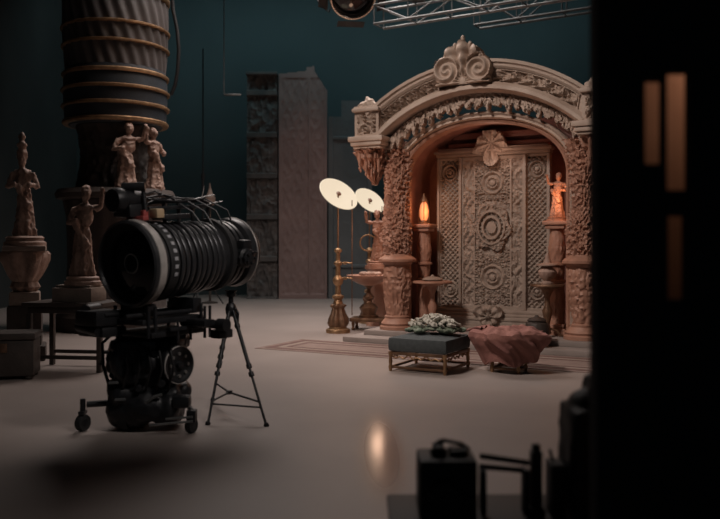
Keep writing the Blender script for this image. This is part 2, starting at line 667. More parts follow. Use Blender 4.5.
# inner arch ring on short straight legs, and the vault behind it
NA = 60
ring = [(-1.38, PT + .01), (-1.38, 1.4)] + [(-1.38 * cos(pi * i / NA), 2.58 + .86 * sin(pi * i / NA) ** .92) for i in range(NA + 1)] + [(1.38, 1.4), (1.38, PT + .01)]
arc_mould('inner_arch', ring, [(-.30, -.03), (.03, -.05), (.07, -.03), (.05, 0), (.09, .03), (.05, .06), (-.30, .06)], 'stone', -.05)
ring2 = [(u * .94, z - (.06 if z > 2.5 else 0)) for (u, z) in ring]
arc_mould('inner_fillet', ring2, [(-.22, -.03), (.02, -.03), (.04, 0), (.02, .03), (-.22, .03)], 'rose', -.02)
# vault shell
mb = MB()
vs, fs = [], []
for (u, z) in ring:
    for v in (.08, 1.22):
        for g in (0, .05):
            vs.append((u * (1.0 + g * .8), v, z + (g if z > 2 else 0)))
for i in range(len(ring) - 1):
    a, b2 = 4 * i, 4 * (i + 1)
    fs += [(a, b2, b2 + 2, a + 2), (a + 1, a + 3, b2 + 3, b2 + 1), (a, a + 1, b2 + 1, b2), (a + 2, b2 + 2, b2 + 3, a + 3)]
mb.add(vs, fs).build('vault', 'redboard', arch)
mb = MB()
for (z, h, d) in ((3.34, .10, .10), (3.20, .07, .06)):
    mb.box((0, 1.12 - d, z - .05), (1.7 if z > 3.3 else 1.9, .14, h), bev=.02)
mb.box((0, 1.25, 1.86), (2.80, .05, 3.38))
for (z, w) in ((3.3, 1.5),):
    pass
mb.build('back_board', 'redboard', arch)


# pillars: twisted carved shafts on moulded bases
def pillar(u, v, seed):
    m = Matrix.Translation((u, v, 0))

    def rf(r, a, z):
        tw = .5 + .5 * cos(3 * a + z * 4.2 + seed)
        lf = leaves(a * .20 + seed, z, .05)
        return r * (1 + .34 * (lf - .45) + .10 * (tw - .5))
    prof = [(.28, 3.0), (.25, 2.93), (.22, 2.8), (.205, 2.6), (.19, 2.35), (.19, 2.1), (.205, 1.9), (.22, 1.72), (.215, 1.55), (.205, 1.42), (.20, 1.36)]
    prof = list(reversed(prof))
    dense = []
    for (r0, z0), (r1, z1) in zip(prof, prof[1:]):
        n = max(2, int((z1 - z0) / .014))
        dense += [(r0 + (r1 - r0) * i / n, z0 + (z1 - z0) * i / n) for i in range(n)]
    dense.append(prof[-1])
    sh = MB().lathe(dense, m, 120, rf).build('pillar_shaft', 'rose', arch)
    MB().lathe([(.20, 1.36), (.22, 1.33), (.27, 1.30), (.30, 1.275), (.30, 1.24), (.24, 1.22), (.22, 1.18)], m, 40).build('pillar_collar', 'rose', sh)
    low = [(.17, PT + .22), (.19, .55), (.215, .8), (.225, 1.0), (.21, 1.14), (.20, 1.2)]
    dense = []
    for (r0, z0), (r1, z1) in zip(low, low[1:]):
        n = max(2, int((z1 - z0) / .02))
        dense += [(r0 + (r1 - r0) * i / n, z0 + (z1 - z0) * i / n) for i in range(n)]
    dense.append(low[-1])
    MB().lathe(dense, m, 72, lambda r, a, z: r * (1 + .20 * (leaves(a * .2 + seed, z + 2, .06) - .45) + .03 * cos(8 * a))).build('pillar_foot_shaft', 'rose', arch)
    MB().lathe([(.28, PT + .002), (.28, PT + .05), (.25, PT + .07), (.265, PT + .10), (.23, PT + .14), (.20, PT + .18), (.205, PT + .21), (.17, PT + .235)], m, 40).build('pillar_base', 'rose', arch)


pillar(-1.43, .02, 0)
pillar(1.50, .02, 2.)
# small rear pilasters and ledges that carry the lanterns (built as their own stands below)

# ------------------------------------------------------------------ carved panel
PC = A(-.12, .86)
panel = thing('carved_screen', 'large carved wooden panel with oval medallion, lattice sides and rosettes inside the archway', 'panel', (PC.x, PC.y, 0), YAW)
PW, Z0, Z1 = .905, .47, 2.93


def center_h(x, z):
    zc = (Z0 + Z1) / 2 + .08
    for (cx, cz_, R) in ((0, zc + .72, .20), (0, zc - .80, .22)):
        v = rosette(x - cx, z - cz_, R)
        if v is not None:
            return .01 + .06 * v
    # border rail
    ex = min(.515 - abs(x), z - (Z0 + .02), Z1 - .02 - z)
    if ex < .03:
        return .05
    if abs(abs(x) - .30) < .018:
        return .055
    if abs(x) > .30:
        return .0 + .035 * flames(x, z) + .03 * leaves(abs(x), z, .045)
    r2 = hypot(x / .30, (z - zc) / .36)
    if r2 < 1.25:
        return .01 + .03 * leaves(x, z, .08)
    return .0 + .035 * scroll(abs(x), z, .11) + .04 * leaves(abs(x), z, .05)


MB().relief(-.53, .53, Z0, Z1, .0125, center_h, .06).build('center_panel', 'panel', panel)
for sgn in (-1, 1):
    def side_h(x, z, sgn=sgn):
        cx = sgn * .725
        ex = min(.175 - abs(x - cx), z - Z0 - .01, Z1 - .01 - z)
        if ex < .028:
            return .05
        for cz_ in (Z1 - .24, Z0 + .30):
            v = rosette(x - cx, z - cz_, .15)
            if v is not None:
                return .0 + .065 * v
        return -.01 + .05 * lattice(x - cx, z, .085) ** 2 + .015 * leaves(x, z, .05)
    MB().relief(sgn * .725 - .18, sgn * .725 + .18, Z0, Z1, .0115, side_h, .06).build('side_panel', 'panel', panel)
# stiles between and outside
for x in (-.92, -.54, .54, .92):
    MB().box((x, -.02, (Z0 + Z1) / 2), (.045, .15, Z1 - Z0), bev=.012).build('stile', 'panel', panel)
# medallion: concentric oval rings with a leafy collar
zc = (Z0 + Z1) / 2 + .08
mb = MB()


def med_h(x, z):
    r, th = hypot(x / .30, (z - zc) / .36), atan2(z - zc, x)
    if r < .28:
        return .10
    if r < .40:
        return .05
    if r < .55:
        return .115
    if r < .66:
        return .065 + .02 * cos(th * 16)
    if r < .78:
        return .12
    return .07 + .05 * leaves(x, z, .06)


MB().relief(-.36, .36, zc - .42, zc + .42, .011, med_h, -.03,
            lambda x, z: hypot(x / .30, (z - zc) / .36) < 1.0 + .12 * cos(6 * atan2(z - zc, x) + 1) * (1 if z < zc else .6)).build('medallion', 'panel', panel)
# crest over the panel and drop below it
mb = MB()


def pc_in(x, z):
    z -= Z1 + .10
    return hypot(x / .20, (z - .12) / .20) < 1 + .1 * cos(9 * atan2(z - .12, x)) or (abs(x) < .30 - .5 * max(0, z) and -.06 < z < .2) or hypot(x, z + .15) < .12


def pc_h(x, z):
    z -= Z1 + .10
    r, th = hypot(x, z - .1), atan2(z - .1, x)
    return .10 + .05 * (.5 + .5 * cos(9 * th)) * min(1, r * 8) + .03 * leaves(x, z, .06)


MB().relief(-.34, .34, Z1 - .20, Z1 + .40, .011, pc_h, -.04, pc_in).build('panel_crest', 'panel', panel)
MB().box((0, -.01, Z1 + .035), (1.90, .20, .06), bev=.02).box((0, -.03, Z1 + .085), (1.96, .24, .05), bev=.02).box((0, -.02, Z1 + .125), (1.84, .20, .04), bev=.015).build('panel_cornice', 'panel', panel)
mb = MB()
for (z, w, d, h) in ((Z0 - .03, 1.90, .20, .06), (Z0 - .085, 1.93, .28, .05), (Z0 - .14, 1.96, .34, .06), (.2 + .04, 1.94, .30, .16)):
    mb.box((0, -.04, z), (w, d, h), bev=.015)
mb.box((0, -.04, PT + .022), (2.0, .38, .04), bev=.01)
mb.build('panel_plinth', 'panel', panel)


def drop_in(x, z):
    z -= Z0 - .06
    return hypot(x / .24, (z - .02) / .11) < 1 or hypot(x, z + .07) < .15 + .012 * cos(9 * atan2(z, x))


def drop_h(x, z):
    z -= Z0 - .06
    r, th = hypot(x, z + .05), atan2(z + .05, x)
    return .25 + .045 * (.5 + .5 * cos(r * 50)) + .02 * cos(9 * th)


MB().relief(-.28, .28, Z0 - .30, Z0 + .10, .011, drop_h, -.18, drop_in).build('panel_drop', 'panel', panel)


# ------------------------------------------------------------------ niche stands and lanterns
def carved_stand(name, label, u, v, top, r, mats='rose', seed=0, group=None):
    p = A(u, v)
    t = thing(name, label, 'stand', (p.x, p.y, PT), YAW, group)
    H = top - PT

    def rf(rr_, a, z):
        return rr_ * (1 + .16 * (leaves(a * .18 + seed, z + seed, .08) - .45))
    pr = [(r * .62, .16), (r * .7, H * .3), (r * .52, H * .45), (r * .62, H * .6), (r * .74, H * .75), (r * .6, H - .2), (r * .55, H - .1)]
    dense = []
    for (r0, z0), (r1, z1) in zip(pr, pr[1:]):
        n = max(2, int((z1 - z0) / .022))
        dense += [(r0 + (r1 - r0) * i / n, z0 + (z1 - z0) * i / n) for i in range(n)]
    dense.append(pr[-1])
    MB().lathe(dense, None, 56, rf).build('stand_shaft', mats, t)
    MB().box((0, 0, .05), (r * 1.9, r * 1.9, .10), bev=.015).box((0, 0, .13), (r * 1.6, r * 1.6, .07), bev=.02).build('stand_base', mats, t)
    for zz, ww in ((H * .47, 1.5), (H * .62, 1.7)):
        MB().lathe([(r * .5, zz - .03), (r * .5 * ww, zz - .015), (r * .5 * ww, zz + .015), (r * .55, zz + .03)], None, 28).build('stand_collar', mats, t)
    MB().box((0, 0, H - .09), (r * 1.7, r * 1.7, .06), bev=.015).box((0, 0, H - .03), (r * 2.1, r * 2.1, .06), bev=.015).build('stand_top', mats, t)
    return t


def lantern(label, u, v, z, s, group):
    p = A(u, v)
    t = thing('amber_lantern', label, 'lantern', (p.x, p.y, z), YAW, group)
    MB().lathe([(.085 * s, 0), (.085 * s, .02 * s), (.06 * s, .035 * s), (.055 * s, .06 * s)], None, 20).build('lantern_base', 'bronze', t)
    MB().lathe([(.05 * s, .06 * s), (.072 * s, .12 * s), (.075 * s, .22 * s), (.055 * s, .32 * s), (.03 * s, .36 * s)], None, 20).build('lantern_glass', 'amber', t)
    MB().lathe([(.035 * s, .36 * s), (.065 * s, .37 * s), (.05 * s, .41 * s), (.02 * s, .45 * s), (.012 * s, .50 * s)], None, 20).build('lantern_cap', 'bronze', t)
    mb_ = MB()
    for k in range(4):
        a = k * pi / 2 + .4
        mb_.tube([(.08 * s * cos(a), .08 * s * sin(a), .02 * s), (.088 * s * cos(a), .088 * s * sin(a), .2 * s), (.055 * s * cos(a), .055 * s * sin(a), .375 * s)], .006 * s, 6)
    mb_.build('lantern_cage', 'bronze', t)
    return t


carved_stand('carved_pedestal', 'tall carved pedestal in the archway, left of the panel, carrying an amber lantern', -1.16, .46, 1.84, .16, seed=1)
lantern('glowing amber lantern beside the left edge of the carved panel', -1.16, .46, 1.84, 1.0, 'amber lanterns in the archway')
carved_stand('carved_pedestal', 'tall carved pedestal at the right of the panel, under a glowing carved figure', 1.02, .42, 1.86, .17, seed=7)


# ------------------------------------------------------------------ statues
def figure_mesh(h, seed, spire=False, arm=1):
    """a draped standing figure of height h, feet at z=0"""
    rnd = random.Random(seed)
    s = h / (1.25 if spire else 1.0)
    mb_ = MB()
    lean = .03 * (1 if seed % 2 else -1)
    mb_.lathe([(.17 * s, 0), (.165 * s, .06 * s), (.13 * s, .2 * s), (.115 * s, .35 * s), (.10 * s, .48 * s), (.075 * s, .56 * s)], Matrix.Diagonal((1, .8, 1, 1)), 28,
              lambda r, a, z: r * (1 + .10 * cos(7 * a + seed)))
    mb_.ell((lean * s, 0, .66 * s), (.105 * s, .075 * s, .14 * s))
    mb_.ell((lean * s, 0, .755 * s), (.135 * s, .07 * s, .045 * s))
    mb_.cyl((lean * s, 0, .76 * s), (lean * 1.3 * s, -.01 * s, .85 * s), .035 * s)
    mb_.ell((lean * 1.4 * s, -.012 * s, .905 * s), (.058 * s, .066 * s, .078 * s))
    mb_.ell((lean * 1.4 * s, -.075 * s, .90 * s), (.012 * s, .02 * s, .018 * s))
    mb_.ell((lean * 1.4 * s, .02 * s, .945 * s), (.068 * s, .066 * s, .06 * s))
    for sg in (-1, 1):
        up = (sg == arm)
        sh = Vector((lean * s + sg * .13 * s, 0, .745 * s))
        el = sh + Vector((sg * .09, -.03, .03 if up else -.16)) * s
        ha = el + Vector((sg * .02, -.05, .17) if up else (-sg * .12, -.10, .02)) * s
        mb_.tube([sh, (sh + el) / 2, el, (el + ha) / 2, ha], lambda t: (.042 - .017 * t) * s, 10)
        mb_.ell(ha, (.03 * s, .028 * s, .035 * s))
    # cloak swag
    pts = [Vector((.13 * cos(t * 1.6 - 2.5), .10 * sin(t * 1.6 - 2.5), .62 - .30 * t)) * s for t in [i / 8 for i in range(9)]]
    mb_.tube(pts, lambda t: (.035 + .02 * sin(t * 9)) * s, 8)
    if spire:
        mb_.lathe([(.07 * s, .94 * s), (.085 * s, .99 * s), (.05 * s, 1.04 * s), (.075 * s, 1.09 * s), (.04 * s, 1.14 * s), (.05 * s, 1.19 * s), (.012 * s, 1.25 * s)],
                  Matrix.Translation((lean * 1.4 * s, 0, 0)), 18)
    return mb_


def figure(name, m, h, seed, parent, off=(0, 0, 0), spire=False, arm=1, amp=.014):
    mb_ = figure_mesh(h, seed, spire, arm)
    o_ = mb_.build(name, m, parent)
    fuse(o_, h * .0125, amp * h, 16 / h)
    o_.location = off
    return o_


def statue(label, loc, rz, h, seed, m='statue', spire=False, arm=1, group=None):
    t = thing('carved_statue', label, 'statue', loc, rz, group)
    MB().lathe([(.22 * h, 0), (.22 * h, .03 * h), (.19 * h, .045 * h), (.20 * h, .07 * h), (.175 * h, .085 * h)], None, 28,
               lambda r, a, z: r * (1 + .03 * cos(8 * a))).build('statue_base', m, t)
    figure('statue_body', m, h * .915, seed, t, (0, 0, .085 * h), spire, arm)
    return t


# right glowing figure with lantern
p = A(1.02, .42)
statue('small carved figure glowing amber on a pedestal at the right edge of the archway', (p.x, p.y, 1.86), YAW, .72, 5, 'rose', arm=-1)
p = A(1.26, .52)
carved_stand('carved_post', 'slim carved post against the vault, beside the glowing figure', 1.19, .82, 1.55, .09, seed=4)
lantern('amber lantern on the slim post at the right edge of the archway', 1.19, .82, 1.55, .95, 'amber lanterns in the archway')

# statue left of the left pillar
p = (.36, 14.95)
t = thing('carved_pedestal', 'carved pedestal behind the wide bowl, under a rose figure', 'stand', (p[0], p[1], 0), YAW)
MB().lathe([(.24, 0), (.24, .1), (.2, .14), (.17, .3), (.19, .6), (.15, .85), (.2, 1.0), (.27, 1.06), (.27, 1.12)], None, 40,
           lambda r, a, z: r * (1 + .05 * cos(8 * a) + .08 * (leaves(a * .2, z, .09) - .45))).build('pedestal_body', 'rose', t)
t2 = statue('rose carved figure behind the smaller lit disc, left of the archway pillar', (p[0], p[1], 1.12), 0, 1.03, 8, 'rose', arm=-1)
mb = MB().torus(Matrix.Translation((-.21, -.02, .42)) @ Matrix.Rotation(pi / 2, 4, 'X'), .15, .014, 30, 8)
mb.cyl((-.10, 0, .30), (-.13, -.02, .335), .014)
mb.build('curled_ring', 'gold', t2)


# ------------------------------------------------------------------ small furniture on the platform
def pedestal_table(name, label, u, v, top, r, m, base=PT, dome=False):
    p_ = A(u, v)
    t_ = thing(name, label, 'table', (p_.x, p_.y, base), YAW)
    H = top - base
    MB().lathe([(r * .96, H - .035), (r, H - .03), (r, H - .01), (r * .97, H)], None, 48).build('table_top', m, t_)
    MB().lathe([(.06, .05), (.05, .1), (.035, .2), (.06, .3), (.075, .38), (.04, .46), (.035, H - .2), (.09, H - .08), (r * .7, H - .036)], None, 24).build('table_stem', m, t_)
    for k in range(3):
        a = 2 * pi * k / 3 + .5
        MB().tube([(.04 * cos(a), .04 * sin(a), .12), (.13 * cos(a), .13 * sin(a), .10), (.19 * cos(a), .19 * sin(a), .03), (.23 * cos(a), .23 * sin(a), .018)], .018, 8).build('table_foot', m, t_)
    return t_


pedestal_table('pedestal_table', 'small round pedestal table in front of the left side of the carved panel', -.86, .10, .935, .31, 'rose')
p = A(-.86, .10)
t = thing('lidded_dish', 'low lidded dish on the small round pedestal table', 'dish', (p.x, p.y, .935), YAW)
MB().lathe([(.10, 0), (.16, .012), (.17, .022), (.165, .03)], None, 32).build('dish', 'panel', t)
MB().lathe([(.155, .031), (.13, .05), (.07, .066), (.03, .07), (.03, .085), (.01, .10)], None, 32).build('dish_lid', 'panel', t)

pedestal_table('offering_stand', 'dark round offering stand in front of the right side of the panel', .98, .02, .93, .25, 'bronze')
p = A(.98, .02)
t = thing('stacked_urn', 'pale tiered urn on the dark round offering stand', 'urn', (p.x, p.y, .93), YAW)
MB().lathe([(.09, 0), (.09, .02), (.05, .05), (.12, .12), (.135, .18), (.09, .24), (.06, .26)], None, 32, lambda r, a, z: r * (1 + .03 * cos(10 * a))).build('urn_body', 'statue', t)
MB().lathe([(.06, .26), (.16, .27), (.16, .29), (.06, .31), (.045, .36), (.02, .42), (.008, .45)], None, 32).build('urn_lid', 'statue', t)
p = A(.98, -.535)
t = thing('squat_jar', 'squat dark jar on the platform beneath the offering stand', 'jar', (p.x, p.y, PT / 2 + .002), YAW)
MB().lathe([(.11, 0), (.15, .04), (.172, .16), (.172, .26), (.15, .33), (.12, .35), (.135, .37), (.12, .38)], None, 40, lambda r, a, z: r * (1 + .015 * cos(14 * a))).build('jar_body', 'dark_wood', t)
MB().lathe([(.125, .381), (.10, .40), (.04, .415), (.02, .44)], None, 32).build('jar_lid', 'dark_wood', t)

# wide bowl on a low cart beside the platform
bx, by = .155, 14.2
t = thing('low_cart', 'low dark footed stand left of the platform, under the wide bowl', 'stand', (bx, by, 0), radians(-12))
MB().box((0, 0, .185), (.62, .42, .07), bev=.02).build('cart_deck', 'bronze', t)
for sx in (-1, 1):
    for sy in (-1, 1):
        MB().lathe([(.028, 0), (.035, .03), (.02, .06), (.032, .11), (.03, .15)], Matrix.Translation((sx * .25, sy * .15, 0)), 12).build('cart_leg', 'bronze', t)
t = thing('wide_bowl', 'wide shallow carved bowl on a knobbed stem, left of the archway pillar', 'bowl', (bx, by, .22), 0)
MB().lathe([(.16, 0), (.17, .03), (.12, .05), (.14, .12), (.16, .17), (.12, .22), (.06, .26), (.05, .30), (.09, .33), (.10, .36), (.06, .40), (.035, .44), (.035, .50), (.09, .56)], None, 32,
           lambda r, a, z: r * (1 + .05 * cos(8 * a))).build('bowl_stem', 'bronze', t)
MB().lathe([(.09, .56), (.20, .60), (.32, .67), (.385, .72), (.395, .745), (.38, .75), (.30, .74), (.15, .72), (.05, .715)], None, 56).build('bowl_dish', 'rose', t)
mb = MB()
for k in range(16):
    a, r = random.random() * 6.28, .22 * sqrt(random.random())
    mb.ell((r * cos(a), r * sin(a), .765), (.05, .05, .04), None, 10, 6)
fuse(mb.build('bowl_filling', 'statue', t), .014, .012, 20)['kind'] = 'stuff'


# ------------------------------------------------------------------ lit disc lamps
def disc_lamp(label, base, disc_c, a_half, ornate, rot):
    t_ = thing('disc_lamp', label, 'lamp', (base[0], base[1], 0), 0)
    bx_, by_ = base
    H = disc_c[2]
    m = None
    mb_ = MB()
    mb_.lathe([(.205, 0), (.21, .03), (.20, .06), (.15, .085), (.145, .11)], m, 40).build('lamp_foot', 'gold', t_)
    MB().lathe([(.145, .11), (.175, .16), (.165, .24), (.12, .34), (.10, .42), (.13, .45), (.13, .475), (.075, .50)], m, 56,
               lambda r, a, z: r * (1 + .10 * cos(7 * a) + .12 * (leaves(a * .18, z, .06) - .45))).build('lamp_urn', 'bronze', t_)
    st = [(.06, .50), (.045, .56), (.07, .60), (.07, .63), (.035, .66), (.03, .80), (.055, .84), (.065, .90), (.05, .95), (.03, .98), (.028, 1.14), (.05, 1.17), (.05, 1.2), (.026, 1.23),
          (.024, 1.36), (.045, 1.39), (.045, 1.42), (.02, 1.45)]
    MB().lathe([(r * 1.45, z) for (r, z) in st], m, 24).build('lamp_stem', 'gold', t_)
    MB().cyl((0, 0, 1.44), (0, 0, H - .02), .014).build('lamp_rod', 'bronze', t_)
    mb_ = MB()
    for z in (.93, 1.19):
        mb_.tube([(.03, 0, z), (.13, -.01, z + .01), (.24, -.01, z)], .012, 8)
        mb_.box((.12, -.01, z), (.06, .04, .05), bev=.01)
    mb_.build('bracket_arm', 'gold', t_)
    MB().cyl((.24, -.01, .30), (.24, -.01, H - .10), .008).build('cable_rod', 'bronze', t_)
    dm = Matrix.Translation(Vector((0, .05, H))) @ rot
    R = a_half
    MB().lathe([(.02, .0), (R * .6, .012), (R * .97, .03), (R, .022), (R * .97, .012), (R * .6, -.006), (.02, -.018)], dm, 64).build('lit_disc', 'disc', t_)
    MB().lathe([(.045, .02), (.045, .035), (.03, .05)], dm, 20).build('disc_hub', 'disc_hub', t_)
    MB().tube([dm @ Vector((0, 0, .045)), Vector((0, 0, H - .01)), Vector((0, 0, H - .10))], .016, 8).build('disc_joint', 'bronze', t_)
    return t_


# disc normals look towards the viewer, down and to one side: seen as ellipses leaning to the right
def disc_rot(yaw, pitch, roll=0.):
    n = Vector((sin(yaw) * cos(pitch), -cos(yaw) * cos(pitch), sin(pitch)))
    return frame(n)


L1 = at(338, 194.5, 13.7)
disc_lamp('taller lamp with larger lit cream disc, leftmost of the pair', (L1.x, 13.7), L1, .365, True, disc_rot(radians(38), radians(40)))
L2 = at(369.5, 201, 15.4)
disc_lamp('smaller lit cream disc lamp behind the wide bowl, nearer the archway', (L2.x, 15.4), L2, .32, True, disc_rot(radians(38), radians(40)))

# ------------------------------------------------------------------ ottomans
def ottoman(label, loc, rz, w, d, top, th, m):
    t_ = thing('ottoman', label, 'ottoman', (loc[0], loc[1], 0), rz)
    zc_ = top - th / 2
    mb_ = MB().box((0, 0, zc_), (w, d, th), bev=.045)
    # padded top
    n = 22
    vs_, fs_ = [], []
    for i in range(n + 1):
        for j in range(n + 1):
            x, y = (i / n - .5), (j / n - .5)
            bul = .022 * (1 - (2 * x) ** 4) * (1 - (2 * y) ** 4)
            vs_.append((x * (w - .07), y * (d - .07), top - .004 + bul))
    for i in range(n):
        for j in range(n):
            a = i * (n + 1) + j
            fs_.append((a, a + n + 1, a + n + 2, a + 1))
    mb_.add(vs_, fs_)
    mb_.build('cushion', m, t_)
    zb = top - th
    mb_ = MB()
    for (x0, y0, sx, sy) in ((0, -d / 2 + .03, w - .04, .03), (0, d / 2 - .03, w - .04, .03), (-w / 2 + .03, 0, .03, d - .1), (w / 2 - .03, 0, .03, d - .1)):
        mb_.box((x0, y0, zb - .02), (sx, sy, .038), bev=.008)
        mb_.box((x0, y0, .05), (sx, sy, .028), bev=.008)
    mb_.build('frame_rail', 'bronze', t_)
    for sx in (-1, 1):
        for sy in (-1, 1):
            MB().lathe([(.018, 0), (.022, .03), (.028, .05), (.018, .08), (.024, zb * .5), (.017, zb * .7), (.027, zb - .03), (.027, zb)],
                       Matrix.Translation((sx * (w / 2 - .03), sy * (d / 2 - .03), 0)), 12).build('ottoman_leg', 'gold', t_)
    # fretwork between legs: little arches
    mb_ = MB()
    for side in (-1, 1):
        for k in range(3):
            c = (k - 1) * w * .30
            mb_.tube([(c - w * .14, side * (d / 2 - .03), zb - .035), (c - w * .07, side * (d / 2 - .03), zb - .08), (c, side * (d / 2 - .03), zb - .055), (c + w * .07, side * (d / 2 - .03), zb - .08), (c + w * .14, side * (d / 2 - .03), zb - .035)], .010, 6)
            c = (k - 1) * d * .30
            mb_.tube([(side * (w / 2 - .03), c - d * .14, zb - .035), (side * (w / 2 - .03), c - d * .07, zb - .08), (side * (w / 2 - .03), c, zb - .055), (side * (w / 2 - .03), c + d * .07, zb - .08), (side * (w / 2 - .03), c + d * .14, zb - .035)], .010, 6)
    mb_.build('fretwork', 'gold', t_)
    return t_


ottoman('square teal grey ottoman on gold fretwork legs, under a heap of pale flowers', (.845, 9.68), radians(-29), .76, .78, .405, .17, 'ottoman')
OT2 = (1.77, 9.50)
ottoman('low ottoman almost hidden under a dusty rose blanket', OT2, radians(-29), .38, .34, .40, .15, 'ottoman')

# flowers
t = thing('flower_heap', 'heap of pale flowers and grey green leaves on the teal grey ottoman', 'flowers', (.915, 9.76, .447), radians(-29))
mb = MB()
for k in range(46):
    a, r = random.random() * 6.28, sqrt(random.random())
    x, y = .33 * r * cos(a), .24 * r * sin(a)
    z = .022 + .075 * (1 - r * r) * random.uniform(.4, 1)
    mb.ell((x, y, z), (random.uniform(.05, .09), random.uniform(.03, .05), random.uniform(.018, .03)), Matrix.Rotation(random.random() * .5, 4, 'Z'), 10, 6)
lf = mb.build('leaves', 'leaf', t)
fuse(lf, .012, .018, 22)
for k in range(34):
    a, r = k * 2.4, sqrt((k + .5) / 34)
    x, y = .31 * r * cos(a), .22 * r * sin(a)
    z = .07 + .105 * (1 - r * r) + random.uniform(-.01, .02)
    s = random.uniform(.040, .058)
    mb = MB()
    rt = Matrix.Translation((x, y, z)) @ Matrix.Rotation(random.uniform(-.6, .6), 4, 'X') @ Matrix.Rotation(random.uniform(-.6, .6), 4, 'Y')
    mb.lathe([(s * .2, -s * .5), (s * .8, -s * .3), (s, .1 * s), (s * .75, s * .35), (s * .5, s * .2), (s * .3, s * .45), (.1 * s, s * .5)], rt, 20, lambda rr_, aa, zz: rr_ * (1 + .14 * cos(5 * aa + zz * 30)))
    mb.build('flower', 'petal', t)

# blanket: one folded cloth hanging over the small ottoman
t = thing('draped_blanket', 'dusty rose blanket heaped and draped over the low right ottoman', 'blanket', (OT2[0], OT2[1], 0), radians(-29))
prof = []
NPB = 46
pts = [(.30, .13), (.33, .18), (.37, .25), (.41, .33), (.44, .40), (.43, .455), (.385, .485), (.31, .505), (.20, .52), (.10, .525), (.004, .525)]
dense = []
for (r0, z0), (r1, z1) in zip(pts, pts[1:]):
    n = 6
    dense += [(r0 + (r1 - r0) * i / n, z0 + (z1 - z0) * i / n) for i in range(n)]
dense.append(pts[-1])
SEG = 144
vs, fs = [], []
for L in (0, 1):
    for (r, z) in dense:
        for k in range(SEG):
            a = 2 * pi * k / SEG
            sq = 1.0 + .06 * cos(4 * a)
            x, y = r * sq * cos(a), r * sq * .84 * sin(a)
            amt = min(1, r / .3)
            ph = 7 * a + 16 * z + 3.0 * nz3(cos(a) * 1.3, sin(a) * 1.3, z * 3)
            fold = .026 * amt * cos(ph) + .012 * amt * cos(2.3 * ph + 1 + x * 6) + .02 * nz3(x * 7, y * 7, z * 7)
            dz = .045 * nz3(x * 5 + 3, y * 5, 1.) + .022 * nz3(x * 12 + y * 8, y * 11 - x * 6, 2) + .012 * cos(26 * (x + .6 * y) + 3 * nz3(x * 4, y * 4, 8))
            hem = .10 * nz3(cos(a) * 1.1, sin(a) * 1.1, 7) if z < .26 else 0
            q = 1 + fold / max(r, .1) - L * .012 / max(r, .05) * amt
            zz = z + dz * sstep(.2, .5, z) + hem * (1 - sstep(.13, .26, z)) - L * .012 * (1 - .5 * amt)
            zz = max(zz, .055)
            if z > .45:
                zz = max(zz, .462 - L * .012)
            if z < .45:
                q *= max(1, (.285 - L * .012) / max(.01, hypot(x * q, y * q)))
            vs.append((x * q, y * q, zz))
n = len(dense)
for L in (0, 1):
    for i in range(n - 1):
        for k in range(SEG):
            k2 = (k + 1) % SEG
            b0 = L * n * SEG
            fs.append((b0 + i * SEG + k, b0 + i * SEG + k2, b0 + (i + 1) * SEG + k2, b0 + (i + 1) * SEG + k))
for k in range(SEG):
    k2 = (k + 1) % SEG
    fs.append((k, k2, n * SEG + k2, n * SEG + k))
MB().add(vs, fs).build('blanket_cloth', 'blanket', t)
# loose corner lying towards the flowers
mb = MB()
vs, fs = [], []
for i in range(25):
    for j in range(13):
        q, w = i / 24, j / 12
        x = -.30 - .26 * q
        y = .02 + (w - .5) * .34 * (1 - .72 * q) + .05 * q
        z = .512 - .03 * q + .020 * sin(w * 14 + q * 4) * (1 - .5 * q) - .022 * q * q
        vs.append((x, y, z))
for i in range(25):
    for j in range(13):
        v = vs[i * 13 + j]
        vs.append((v[0], v[1], v[2] - .012))
for i in range(24):
    for j in range(12):
        a = i * 13 + j
        fs.append((a, a + 13, a + 14, a + 1))
        fs.append((325 + a, 325 + a + 1, 325 + a + 14, 325 + a + 13))
for i in range(24):
    for j in (0, 12):
        a = i * 13 + j
        fs.append((a, a + 13, 325 + a + 13, 325 + a))
for j in range(12):
    for i in (0, 24):
        a = i * 13 + j
        fs.append((a, a + 1, 325 + a + 1, 325 + a))
MB().add(vs, fs).build('blanket_corner', 'blanket', t)

# ------------------------------------------------------------------ background flats
def flat_at(name, label, px0, px1, Y, ztop, m, height, inside=None, thick=.18, step=.03, rz=0., cat='scenery flat'):
    x0, x1 = (px0 - 360) / F * Y, (px1 - 360) / F * Y
    cx = (x0 + x1) / 2
    w = x1 - x0
    t_ = thing(name, label, cat, (cx, Y, 0), rz)
    MB().relief(-w / 2, w / 2, .0, ztop, step, height, thick, inside).build('carved_face', m, t_)
    return t_, w


def pink_h(x, z):
    e = min(.66 - abs(x), z - .05, 6.2 - z)
    if e < .08:
        return .05
    if abs(x - .18) < .03:
        return .055
    return .012 + .014 * lattice(x, z * .45, .22) ** 2 + .02 * leaves(x, z * .6, .10)


t, w = flat_at('scenery_flat', 'tall faded pink scenery flat against the teal back wall', 279, 327, 22.3, 6.48, 'flat_pink', pink_h,
               lambda x, z: z < 6.30 + .12 * (x + .3) - max(0, x - .30) * 1.7 + (.1 if .1 < x < .32 else 0))
for s in (-1, 1):
    MB().box((s * .35, .24, 3.0), (.08, .10, 6.0), bev=.01).build('flat_brace', 'dark_wood', t)


def tower_h(x, z):
    e = abs((z * 1.0) % 1.15 - .55)
    if e > .5:
        return .09
    return -.02 + .10 * leaves(x, z * .6, .16) * (.5 + .5 * lattice(x, z, .42))


